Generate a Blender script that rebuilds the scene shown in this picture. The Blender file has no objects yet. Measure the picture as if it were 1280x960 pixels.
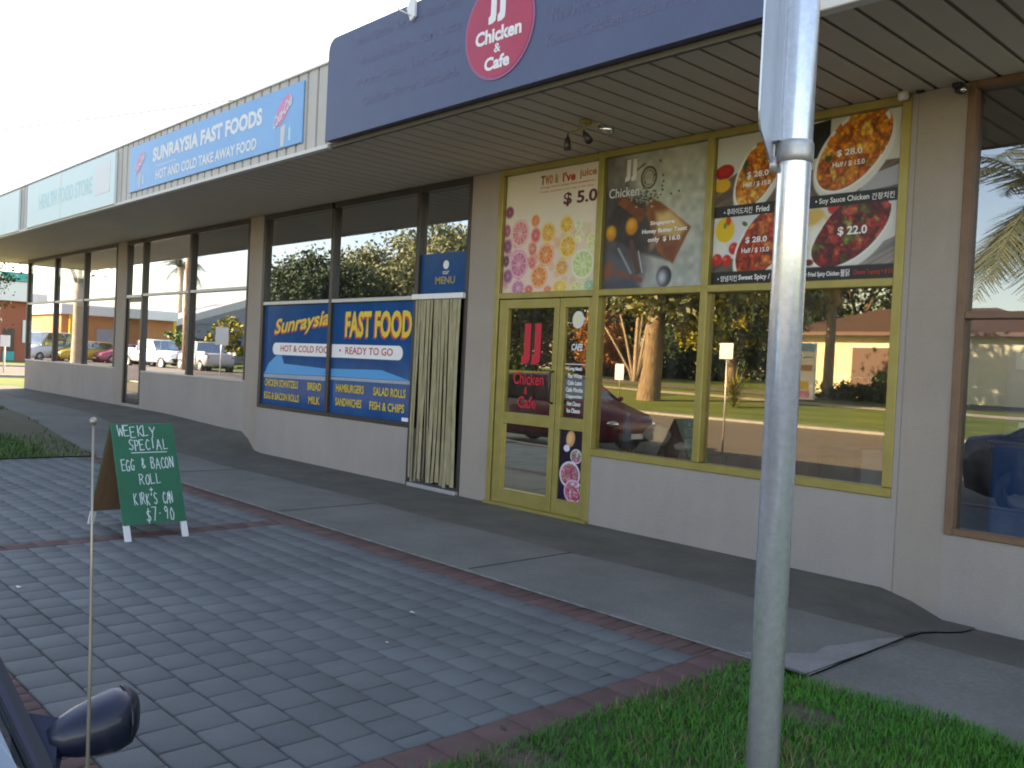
import bpy, bmesh, math, random
import numpy as np
from mathutils import Vector, Matrix
R = math.radians
S = bpy.context.scene
COL = S.collection

# ------------------------------------------------------------------ camera
cam = bpy.data.cameras.new('camera'); camo = bpy.data.objects.new('camera', cam); COL.objects.link(camo)
yaw, pitch, roll = R(-46.858), R(-1.1326), R(2.7223)
fw = Vector((math.sin(yaw)*math.cos(pitch), math.cos(yaw)*math.cos(pitch), math.sin(pitch)))
r_ = Vector((math.cos(yaw), -math.sin(yaw), 0)); u_ = r_.cross(fw)
rt = math.cos(roll)*r_ + math.sin(roll)*u_
up = math.cos(roll)*u_ - math.sin(roll)*r_
m3 = Matrix((rt, up, -fw)).transposed()
camo.matrix_world = Matrix.Translation((0, -6.4, 1.47)) @ m3.to_4x4()
cam.sensor_width = 36; cam.lens = 1116.3/1280*36
cam.clip_start = 0.05; cam.clip_end = 3000
S.camera = camo

# ------------------------------------------------------------------ sky, sun, exposure
SUN_EL = R(26); SUN_AZ = math.atan2(-0.52, 0.85)          # azimuth measured from +Y towards +X
w = bpy.data.worlds.new('World'); S.world = w; w.use_nodes = True
nt = w.node_tree; bg = nt.nodes['Background']
sky = nt.nodes.new('ShaderNodeTexSky'); sky.sky_type = 'NISHITA'; sky.sun_disc = False
sky.sun_elevation = SUN_EL; sky.sun_rotation = SUN_AZ
sky.dust_density = 0.8; sky.air_density = 1.0; sky.ozone_density = 1.5
nt.links.new(sky.outputs[0], bg.inputs[0]); bg.inputs[1].default_value = 0.10
sl = bpy.data.lights.new('sun', 'SUN'); sl.energy = 4.6; sl.angle = R(0.5); sl.color = (1.0, 0.90, 0.74)
so = bpy.data.objects.new('sun', sl); COL.objects.link(so)
sd = Vector((math.sin(SUN_AZ)*math.cos(SUN_EL), math.cos(SUN_AZ)*math.cos(SUN_EL), math.sin(SUN_EL)))
so.rotation_euler = sd.to_track_quat('Z', 'Y').to_euler(); so.location = (0, 0, 30)
S.view_settings.view_transform = 'Standard'; S.view_settings.look = 'None'
S.view_settings.exposure = 2.5; S.view_settings.gamma = 1.0
S.view_settings.use_curve_mapping = False
S.view_settings.use_white_balance = True; S.view_settings.white_balance_temperature = 8000; S.view_settings.white_balance_tint = 18
S.render.filter_size = 1.7 if hasattr(S.render, 'filter_size') else 1.5
try: S.cycles.filter_width = 1.9
except Exception: pass

# ------------------------------------------------------------------ materials
def lin(c):
    return tuple(((v/12.92) if v <= .04045 else ((v+.055)/1.055)**2.4) for v in c)
def mat(name, col, rough=.6, metal=0., col2=None, nscale=6., bump=0., bscale=60., spec=.5, detail=4., coat=0., stretch=None, island=None, speck=0., sscale=220., streak=0.):
    m = bpy.data.materials.new(name); m.use_nodes = True
    t = m.node_tree; b = t.nodes['Principled BSDF']
    b.inputs['Base Color'].default_value = (*col, 1); b.inputs['Roughness'].default_value = rough
    b.inputs['Metallic'].default_value = metal; b.inputs['Specular IOR Level'].default_value = spec
    b.inputs['Coat Weight'].default_value = coat
    if col2 or bump:
        tc = t.nodes.new('ShaderNodeTexCoord'); mp = t.nodes.new('ShaderNodeMapping')
        t.links.new(tc.outputs['Object'], mp.inputs['Vector'])
        if stretch: mp.inputs['Scale'].default_value = stretch
    if col2:
        if island:
            g = t.nodes.new('ShaderNodeNewGeometry'); src = g.outputs['Random Per Island']
        else:
            n = t.nodes.new('ShaderNodeTexNoise'); n.inputs['Scale'].default_value = nscale; n.inputs['Detail'].default_value = detail
            n.inputs['Roughness'].default_value = .65
            t.links.new(mp.outputs[0], n.inputs['Vector']); src = n.outputs['Fac']
        rp = t.nodes.new('ShaderNodeValToRGB')
        lo, hi = (0., 1.) if island else (.32, .68)
        rp.color_ramp.elements[0].position = lo; rp.color_ramp.elements[1].position = hi
        rp.color_ramp.elements[0].color = (*col, 1); rp.color_ramp.elements[1].color = (*col2, 1)
        t.links.new(src, rp.inputs[0]); out = rp.outputs[0]
        if island and nscale:
            n = t.nodes.new('ShaderNodeTexNoise'); n.inputs['Scale'].default_value = nscale; n.inputs['Detail'].default_value = 5
            t.links.new(mp.outputs[0], n.inputs['Vector'])
            mr = t.nodes.new('ShaderNodeMapRange'); mr.inputs[1].default_value = .3; mr.inputs[2].default_value = .7
            mr.inputs[3].default_value = .86; mr.inputs[4].default_value = 1.12
            t.links.new(n.outputs['Fac'], mr.inputs[0])
            mx = t.nodes.new('ShaderNodeMix'); mx.data_type = 'RGBA'; mx.blend_type = 'MULTIPLY'; mx.inputs[0].default_value = 1
            t.links.new(out, mx.inputs[6]); t.links.new(mr.outputs[0], mx.inputs[7]); out = mx.outputs[2]
        for amt, sc, st in ((speck, sscale, (1, 1, 1)), (streak, 5., (1, 1, .16))):
            if not amt: continue
            mp3 = t.nodes.new('ShaderNodeMapping'); mp3.inputs['Scale'].default_value = st; t.links.new(tc.outputs['Object'], mp3.inputs['Vector'])
            n3 = t.nodes.new('ShaderNodeTexNoise'); n3.inputs['Scale'].default_value = sc; n3.inputs['Detail'].default_value = 6 if st[2] < 1 else 2
            n3.inputs['Roughness'].default_value = .7; t.links.new(mp3.outputs[0], n3.inputs['Vector'])
            mr = t.nodes.new('ShaderNodeMapRange'); mr.inputs[1].default_value = .3; mr.inputs[2].default_value = .7
            mr.inputs[3].default_value = 1-amt; mr.inputs[4].default_value = 1+amt*.8; t.links.new(n3.outputs['Fac'], mr.inputs[0])
            mx = t.nodes.new('ShaderNodeMix'); mx.data_type = 'RGBA'; mx.blend_type = 'MULTIPLY'; mx.inputs[0].default_value = 1
            t.links.new(out, mx.inputs[6]); t.links.new(mr.outputs[0], mx.inputs[7]); out = mx.outputs[2]
        t.links.new(out, b.inputs['Base Color'])
    if bump:
        n2 = t.nodes.new('ShaderNodeTexNoise'); n2.inputs['Scale'].default_value = bscale; n2.inputs['Detail'].default_value = 5
        t.links.new(mp.outputs[0], n2.inputs['Vector'])
        bp = t.nodes.new('ShaderNodeBump'); bp.inputs['Strength'].default_value = bump; bp.inputs['Distance'].default_value = .02
        t.links.new(n2.outputs['Fac'], bp.inputs['Height']); t.links.new(bp.outputs[0], b.inputs['Normal'])
    return m
def glass(name, tint, refl, fac, wave=0.0):
    m = bpy.data.materials.new(name); m.use_nodes = True; t = m.node_tree
    t.nodes.remove(t.nodes['Principled BSDF']); out = t.nodes['Material Output']
    tr = t.nodes.new('ShaderNodeBsdfTransparent'); tr.inputs[0].default_value = (*tint, 1)
    gl = t.nodes.new('ShaderNodeBsdfGlossy'); gl.inputs[0].default_value = (*refl, 1); gl.inputs['Roughness'].default_value = .012
    lw = t.nodes.new('ShaderNodeFresnel'); lw.inputs[0].default_value = 1.5
    ad = t.nodes.new('ShaderNodeMath'); ad.operation = 'ADD'; ad.inputs[1].default_value = fac; ad.use_clamp = True
    t.links.new(lw.outputs[0], ad.inputs[0])
    mx = t.nodes.new('ShaderNodeMixShader'); t.links.new(ad.outputs[0], mx.inputs[0])
    t.links.new(tr.outputs[0], mx.inputs[1]); t.links.new(gl.outputs[0], mx.inputs[2])
    tc0 = t.nodes.new('ShaderNodeTexCoord'); mp0 = t.nodes.new('ShaderNodeMapping'); mp0.inputs['Scale'].default_value = (3, 3, .7); mp0.inputs['Rotation'].default_value = (0, .5, 0)
    n0 = t.nodes.new('ShaderNodeTexNoise'); n0.inputs['Scale'].default_value = 2.2; n0.inputs['Detail'].default_value = 7; n0.inputs['Roughness'].default_value = .7
    t.links.new(tc0.outputs['Object'], mp0.inputs[0]); t.links.new(mp0.outputs[0], n0.inputs['Vector'])
    mr0 = t.nodes.new('ShaderNodeMapRange'); mr0.inputs[1].default_value = .42; mr0.inputs[2].default_value = .75; mr0.inputs[3].default_value = .01; mr0.inputs[4].default_value = .075
    t.links.new(n0.outputs['Fac'], mr0.inputs[0]); df = t.nodes.new('ShaderNodeBsdfDiffuse'); df.inputs[0].default_value = (.55, .52, .47, 1)
    mx0 = t.nodes.new('ShaderNodeMixShader'); t.links.new(mr0.outputs[0], mx0.inputs[0]); t.links.new(mx.outputs[0], mx0.inputs[1]); t.links.new(df.outputs[0], mx0.inputs[2]); t.links.new(mx0.outputs[0], out.inputs[0])
    if wave:
        tc = t.nodes.new('ShaderNodeTexCoord'); n2 = t.nodes.new('ShaderNodeTexNoise'); n2.inputs['Scale'].default_value = 1.3
        n2.inputs['Detail'].default_value = 1
        t.links.new(tc.outputs['Object'], n2.inputs['Vector'])
        bp = t.nodes.new('ShaderNodeBump'); bp.inputs['Strength'].default_value = wave; bp.inputs['Distance'].default_value = .02
        t.links.new(n2.outputs['Fac'], bp.inputs['Height']); t.links.new(bp.outputs[0], gl.inputs['Normal'])
    return m
def vcol_mat(name, rough=.35, spec=.4):
    m = bpy.data.materials.new(name); m.use_nodes = True; t = m.node_tree; b = t.nodes['Principled BSDF']
    a = t.nodes.new('ShaderNodeVertexColor'); a.layer_name = 'print'
    t.links.new(a.outputs[0], b.inputs['Base Color']); b.inputs['Roughness'].default_value = rough
    b.inputs['Specular IOR Level'].default_value = spec
    return m
M = {}
M['wall'] = mat('painted_render', (.36, .312, .276), .9, 0, (.325, .281, .248), 1.1, .35, 90, .2, speck=.05, sscale=60., streak=.04)
M['pil_bounce'] = mat('pilaster_warm_bounce', (.36, .302, .252), .9, 0, (.325, .272, .226), 1.1, .35, 90, .2, speck=.05, sscale=60., streak=.04)  # wall render tinted tan: warm bounce light under the awning put into the colour
M['soffit'] = mat('soffit_paint', (.51, .455, .37), .6, 0, (.46, .41, .33), .9, 0, 30, .3)
M['groove'] = mat('soffit_groove', (.25, .195, .13), .8)
M['fascia'] = mat('cream_cladding', (.56, .52, .46), .5, 0, (.50, .46, .41), 2, 0, 30, .3)
M['trim'] = mat('pale_trim', (.66, .63, .58), .5)
M['darktrim'] = mat('dark_trim', (.10, .085, .06), .6)
M['jjsign'] = mat('sign_navy', (.066, .084, .158), .45, 0, (.076, .094, .17), 3, speck=.04, sscale=40.)
M['jjtext'] = mat('sign_faint_print', (.10, .10, .18), .45)
M['gold'] = mat('gold_anodised', (.36, .29, .085), .42, .3, (.30, .235, .06), 5, .1, 40)
M['bronze'] = mat('dark_bronze', (.055, .045, .04), .4, .3)
M['brown'] = mat('brown_timber', (.20, .11, .06), .55, 0, (.15, .08, .045), 6, .1, 40)
M['silver'] = mat('silver_rail', (.52, .50, .48), .4, .5)
M['galv'] = mat('galvanised_steel', (.80, .83, .88), .22, .66, (.68, .71, .76), 14, .06, 25, .5, 4, 0, (1, 1, .25), speck=.10, sscale=55., streak=.0)
M['alu'] = mat('aluminium_sheet', (.62, .66, .72), .4, .35, (.57, .61, .67), 7)
M['clamp'] = mat('clamp_steel', (.55, .53, .50), .45, .7, (.40, .38, .36), 25)
M['paver'] = mat('grey_paver', (.146, .150, .144), .8, 0, (.172, .175, .166), 1.7, .35, 160, .35, 4, 0, None, True, speck=.16, sscale=260.)
M['joint'] = mat('joint_sand', (.05, .05, .048), .95, 0, (.075, .073, .066), 20)
M['brick'] = mat('red_paver', (.135, .078, .068), .85, 0, (.18, .102, .088), 7, .35, 140, .3, 4, 0, None, True, speck=.18, sscale=260.)
M['path'] = mat('concrete_path', (.17, .156, .134), .85, 0, (.235, .215, .186), 1.6, .3, 120, .3, 9, speck=.14, sscale=45.)
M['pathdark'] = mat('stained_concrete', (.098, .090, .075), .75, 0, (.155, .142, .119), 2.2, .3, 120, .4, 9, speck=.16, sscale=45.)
M['patch'] = mat('pale_concrete', (.33, .30, .275), .9, 0, (.25, .225, .205), 4, .35, 120, .3, 8, speck=.2, sscale=150.)
M['crack'] = mat('dark_crack', (.03, .028, .025), .95)
M['mortar'] = mat('pale_edge', (.26, .24, .20), .9, 0, (.14, .13, .11), 14)
M['soil'] = mat('soil', (.075, .055, .035), .95, 0, (.13, .095, .06), 5, .6, 40, speck=.3, sscale=90.)
M['drysoil'] = mat('dry_verge', (.15, .115, .075), .95, 0, (.10, .10, .045), 1.6, .6, 40, speck=.3, sscale=60.)
M['kerb'] = mat('kerb_concrete', (.36, .34, .31), .9, 0, (.27, .26, .24), 3, .3, 60)
M['road'] = mat('asphalt', (.105, .095, .085), .9, 0, (.135, .122, .105), .8, .4, 120, .3, 9, speck=.15, sscale=60.)
M['lawn'] = mat('far_lawn', (.055, .10, .016), .95, 0, (.14, .165, .04), .45, .6, 12, .2, 9)
M['farpath'] = mat('far_footpath', (.42, .36, .28), .9, 0, (.34, .29, .22), 1)
M['blade'] = mat('grass_blade', (.020, .125, .008), .5, 0, (.062, .27, .018), 2.5, 0, 1, .3, 4, 0, None, True)
M['drystalk'] = mat('dry_stalk', (.22, .16, .06), .6, 0, (.36, .28, .12), 2.5, 0, 1, .3, 4, 0, None, True)
M['blade2'] = mat('dull_grass_blade', (.045, .10, .02), .6, 0, (.11, .19, .04), 1.2, 0, 1, .3, 4, 0, None, True)
M['white'] = mat('white_paint', (.78, .77, .75), .45)
M['offwhite'] = mat('off_white', (.66, .64, .58), .6)
M['black'] = mat('black_plastic', (.018, .018, .02), .45)
M['rubber'] = mat('tyre_rubber', (.02, .02, .02), .8)
M['chrome'] = mat('chrome', (.75, .75, .76), .15, 1.)
M['greenboard'] = mat('green_board', (.010, .13, .062), .55, 0, (.016, .155, .08), 4)
M['chalk'] = mat('chalk_white', (.70, .76, .74), .8)
M['plywood'] = mat('raw_board', (.26, .15, .08), .7, 0, (.20, .115, .06), 3, 0, 1, .3, 4, 0, (1, 8, 1))
M['bluesign'] = mat('blue_sign', (.14, .37, .66), .35, 0, (.17, .41, .70), 1)
M['navyblue'] = mat('window_blue', (.002, .055, .185), .35, 0, (.004, .082, .25), 2)
M['skyblue'] = mat('window_cyan', (.03, .30, .62), .35)
M['yellow'] = mat('yellow_letter', (.72, .50, .02), .4)
M['redl'] = mat('red_letter', (.50, .03, .02), .4)
M['redfilm'] = mat('red_film', (.55, .012, .03), .4)
M['logo'] = mat('logo_red', (.50, .035, .075), .4, 0, (.42, .03, .075), 3)
M['logorim'] = mat('logo_rim', (.34, .09, .19), .4)
M['maroon'] = mat('maroon_letter', (.10, .018, .03), .4)
M['pink'] = mat('pink_emblem', (.70, .22, .42), .4)
M['paleaqua'] = mat('pale_aqua_sign', (.60, .78, .76), .4, 0, (.68, .80, .78), .8)
M['aquatext'] = mat('faded_aqua_letter', (.42, .68, .68), .4)
M['curtain'] = mat('curtain_strip', (.38, .32, .18), .4, 0, (.23, .19, .105), 9, 0, 1, .5, 3, 0, (3, 3, .6))
M['inwall'] = mat('interior_wall', (.16, .13, .11), .8)
M['infloor'] = mat('interior_floor', (.10, .09, .08), .5)
M['redwall'] = mat('interior_red', (.20, .02, .018), .6)
M['slatwall'] = mat('interior_blue_slats', (.16, .24, .33), .6)
M['fridge'] = mat('fridge_blue', (.012, .035, .13), .3)
M['g_jj'] = glass('bronze_glass', (.84, .78, .68), (1.0, .90, .66), .28, .012)
M['g_left'] = glass('grey_glass', (.45, .47, .48), (.93, .96, 1.0), .42, .012)
M['g_right'] = glass('clear_glass', (.85, .87, .87), (.92, .96, 1.0), .20, .012)
M['g_car'] = glass('car_glass', (.45, .52, .52), (.85, .97, 1.0), .30)
M['print'] = vcol_mat('printed_panel')
M['bark'] = mat('bark', (.10, .065, .04), .95, 0, (.34, .25, .165), 5, 1.0, 9, .2, 6, 0, (3, 3, .6))
M['palebark'] = mat('pale_bark', (.40, .31, .22), .9, 0, (.30, .22, .15), 4)
M['cream'] = mat('cream_wall', (.72, .68, .46), .85, 0, (.68, .63, .42), 1)
M['tile'] = mat('brown_roof', (.055, .028, .02), .8, 0, (.085, .045, .03), 4)
M['redbrick'] = mat('red_brick_wall', (.34, .10, .055), .9, 0, (.42, .14, .08), 12)
M['orange'] = mat('orange_wall', (.55, .25, .10), .85, 0, (.48, .2, .08), 1)
M['teal'] = mat('teal_paint', (.03, .36, .34), .5)
M['tin'] = mat('grey_cladding', (.34, .37, .42), .6, 0, (.28, .31, .36), 2)
M['darkwin'] = mat('dark_window', (.03, .03, .035), .2)
M['browndoor'] = mat('brown_door', (.11, .06, .045), .6)
def leafm(n, a, b): M[n] = mat(n, a, .6, 0, b, 0, 0, 1, .3, 4, 0, None, True)
leafm('leaf_dark', (.014, .030, .010), (.045, .07, .02))
leafm('leaf_olive', (.09, .11, .048), (.235, .235, .105))
leafm('leaf_yellow', (.10, .13, .015), (.34, .28, .03))
leafm('leaf_green', (.03, .075, .014), (.10, .16, .035))
leafm('leaf_autumn', (.20, .07, .02), (.34, .16, .03))
leafm('leaf_palm', (.045, .06, .03), (.12, .125, .065))
leafm('leaf_dry', (.20, .12, .04), (.34, .22, .08))

# ------------------------------------------------------------------ helpers
def wloc(p):
    v = Vector((0, 0, 0))
    while p is not None: v += p.location; p = p.parent
    return v
def tag(o, label=None, cat=None, group=None, kind=None):
    if label: o['label'] = label
    if cat: o['category'] = cat
    if group: o['group'] = group
    if kind: o['kind'] = kind
    return o
def thing(name, label, cat, loc=(0, 0, 0), group=None, rz=0.):
    o = bpy.data.objects.new(name, None); o.empty_display_size = .2; COL.objects.link(o)
    o.location = loc; o.rotation_euler = (0, 0, rz)
    return tag(o, label, cat, group)
class MB:
    def __init__(s): s.v = []; s.f = []; s.smooth = []
    def add(s, vs, fs, smooth=False):
        k = len(s.v); s.v += [tuple(map(float, p)) for p in vs]; s.f += [tuple(i+k for i in f) for f in fs]; s.smooth += [smooth]*len(fs); return s
    def box(s, a, b):
        (x0, y0, z0), (x1, y1, z1) = a, b
        x0, x1 = min(x0, x1), max(x0, x1); y0, y1 = min(y0, y1), max(y0, y1); z0, z1 = min(z0, z1), max(z0, z1)
        return s.add([(x0,y0,z0),(x1,y0,z0),(x1,y1,z0),(x0,y1,z0),(x0,y0,z1),(x1,y0,z1),(x1,y1,z1),(x0,y1,z1)],
              [(0,3,2,1),(4,5,6,7),(0,1,5,4),(1,2,6,5),(2,3,7,6),(3,0,4,7)])
    def bbox(s, a, b, c=.004):      # box with chamfered edges
        bm = bmesh.new(); bmesh.ops.create_cube(bm, size=1)
        ce = [(a[i]+b[i])/2 for i in range(3)]; sz = [abs(b[i]-a[i]) for i in range(3)]
        for v in bm.verts: v.co = Vector([ce[i]+v.co[i]*sz[i] for i in range(3)])
        bmesh.ops.bevel(bm, geom=bm.edges[:], offset=min(c, min(sz)*.45), segments=1, affect='EDGES', profile=.5)
        bm.verts.index_update(); s.add([v.co[:] for v in bm.verts], [[v.index for v in f.verts] for f in bm.faces]); bm.free(); return s
    def tube(s, pts, rad, n=10, cap=True):
        pts = [Vector(p) for p in pts]
        if not hasattr(rad, '__len__'): rad = [rad]*len(pts)
        vs, fs = [], []; ref = None
        for i, p in enumerate(pts):
            d = (pts[min(i+1, len(pts)-1)]-pts[max(i-1, 0)]).normalized()
            if ref is None: ref = Vector((1, 0, 0)) if abs(d.x) < .9 else Vector((0, 1, 0))
            a = (ref - d*ref.dot(d)).normalized(); b = d.cross(a); ref = a
            for j in range(n):
                t = 2*math.pi*j/n; vs.append(p+(a*math.cos(t)+b*math.sin(t))*rad[i])
        for i in range(len(pts)-1):
            for j in range(n):
                k = (j+1) % n; fs.append((i*n+j, i*n+k, (i+1)*n+k, (i+1)*n+j))
        if cap: fs.append(tuple(range(n))[::-1]); fs.append(tuple((len(pts)-1)*n+j for j in range(n)))
        return s.add(vs, fs, True)
    def lathe(s, prof, c=(0, 0, 0), n=16, axis='z'):
        vs, fs = [], []
        for (r, h) in prof:
            for j in range(n):
                t = 2*math.pi*j/n; q = (r*math.cos(t), r*math.sin(t), h)
                if axis == 'x': q = (q[2], q[0], q[1])
                if axis == 'y': q = (q[0], q[2], q[1])
                vs.append((q[0]+c[0], q[1]+c[1], q[2]+c[2]))
        for i in range(len(prof)-1):
            for j in range(n):
                k = (j+1) % n; f = (i*n+j, i*n+k, (i+1)*n+k, (i+1)*n+j)
                fs.append(f if axis != 'y' else f[::-1])
        return s.add(vs, fs, True)
    def ell(s, c, r, n=12, m=8):
        return s.lathe([(max(1e-4, math.sin(math.pi*i/m)), -math.cos(math.pi*i/m)) for i in range(m+1)], (0, 0, 0), n)._scale_last((m+1)*n, c, r)
    def _scale_last(s, k, c, r):
        for i in range(len(s.v)-k, len(s.v)):
            p = s.v[i]; s.v[i] = (c[0]+p[0]*r[0], c[1]+p[1]*r[1], c[2]+p[2]*r[2])
        return s
    def prism(s, poly, axis, a, b):     # poly = 2-d outline in the other two axes (order x,y,z without axis)
        n = len(poly)
        def q(p, h):
            p = list(p); p.insert('xyz'.index(axis), h); return tuple(p)
        vs = [q(p, a) for p in poly]+[q(p, b) for p in poly]
        fs = [tuple(range(n)), tuple(range(2*n-1, n-1, -1))]+[(i, i+n, (i+1) % n+n, (i+1) % n) for i in range(n)]
        return s.add(vs, fs)
    def build(s, name, m, parent=None, origin=None):
        o_ = wloc(parent) if parent is not None else Vector(origin or (0, 0, 0))
        me = bpy.data.meshes.new(name)
        me.from_pydata([(p[0]-o_.x, p[1]-o_.y, p[2]-o_.z) for p in s.v], [], s.f); me.update()
        bm = bmesh.new(); bm.from_mesh(me); bmesh.ops.recalc_face_normals(bm, faces=bm.faces); bm.to_mesh(me); bm.free()
        if any(s.smooth): me.polygons.foreach_set('use_smooth', s.smooth)
        me.materials.append(M[m] if isinstance(m, str) else m)
        o = bpy.data.objects.new(name, me); COL.objects.link(o); o.parent = parent
        if parent is None and origin: o.location = origin
        return o
def np_mesh(name, V, F, m, parent=None, kind=None, smooth=False):     # V (n,3), F (k,4|3) numpy
    me = bpy.data.meshes.new(name); k = F.shape[1]
    if parent is not None: V = V-np.array(wloc(parent))
    me.vertices.add(len(V)); me.vertices.foreach_set('co', V.astype(np.float32).ravel())
    me.loops.add(F.size); me.loops.foreach_set('vertex_index', F.astype(np.int32).ravel())
    me.polygons.add(len(F)); me.polygons.foreach_set('loop_start', (np.arange(len(F))*k).astype(np.int32))
    me.polygons.foreach_set('loop_total', np.full(len(F), k, np.int32))
    if smooth: me.polygons.foreach_set('use_smooth', np.ones(len(F), bool))
    me.update(calc_edges=True); me.materials.append(M[m] if isinstance(m, str) else m)
    o = bpy.data.objects.new(name, me); COL.objects.link(o); o.parent = parent
    if kind: o['kind'] = kind
    return o
def sheet(name, xs, ys, zf, m, kind='structure'):
    xs = np.array(xs, float); ys = np.array(ys, float)
    X, Y = np.meshgrid(xs, ys, indexing='ij'); Z = np.vectorize(zf)(X, Y).astype(float)
    V = np.stack([X.ravel(), Y.ravel(), Z.ravel()], 1); nx, ny = len(xs), len(ys)
    i, j = np.meshgrid(np.arange(nx-1), np.arange(ny-1), indexing='ij'); a = (i*ny+j).ravel()
    return np_mesh(name, V, np.stack([a, a+ny, a+ny+1, a+1], 1), m, None, kind, True)
def copy_tree(o, parent=None):
    c = o.copy(); COL.objects.link(c); c.parent = parent
    for ch in list(o.children): copy_tree(ch, c)
    return c
TXT = {}
def text(name, s, x, z, w, h, y, m, parent, bold=.0, shear=0., depth=.0015, rise=0., up_axis=None, align='L'):
    """lettering standing in a plane y = const facing -y; x,z = lower left, w x h = size of its box"""
    cu = bpy.data.curves.new(name, 'FONT'); cu.body = s; cu.size = 1; cu.offset = bold; cu.shear = shear; cu.resolution_u = 3
    to = bpy.data.objects.new(name, cu); COL.objects.link(to)
    dg = bpy.context.evaluated_depsgraph_get(); me = bpy.data.meshes.new_from_object(to.evaluated_get(dg))
    bpy.data.objects.remove(to); bpy.data.curves.remove(cu)
    n = len(me.vertices); co = np.empty(n*3, np.float32); me.vertices.foreach_get('co', co); co = co.reshape(-1, 3)
    if n == 0: return None
    mn, mx = co.min(0), co.max(0)
    U = (co[:, 0]-mn[0])/max(1e-6, mx[0]-mn[0])
    if h is None: h = w/(mx[0]-mn[0])*(mx[1]-mn[1])
    if w is None: w = h/(mx[1]-mn[1])*(mx[0]-mn[0])
    if align == 'C': x = x-w/2
    V = np.stack([x+U*w, np.full(n, y), z+(co[:, 1]-mn[1])/(mx[1]-mn[1])*h+U*rise], 1)-np.array(wloc(parent) if parent is not None else (0, 0, 0))
    me.vertices.foreach_set('co', V.astype(np.float32).ravel()); me.update()
    me.materials.clear(); me.materials.append(M[m])
    o = bpy.data.objects.new(name, me); COL.objects.link(o); o.parent = parent
    return o
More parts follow.
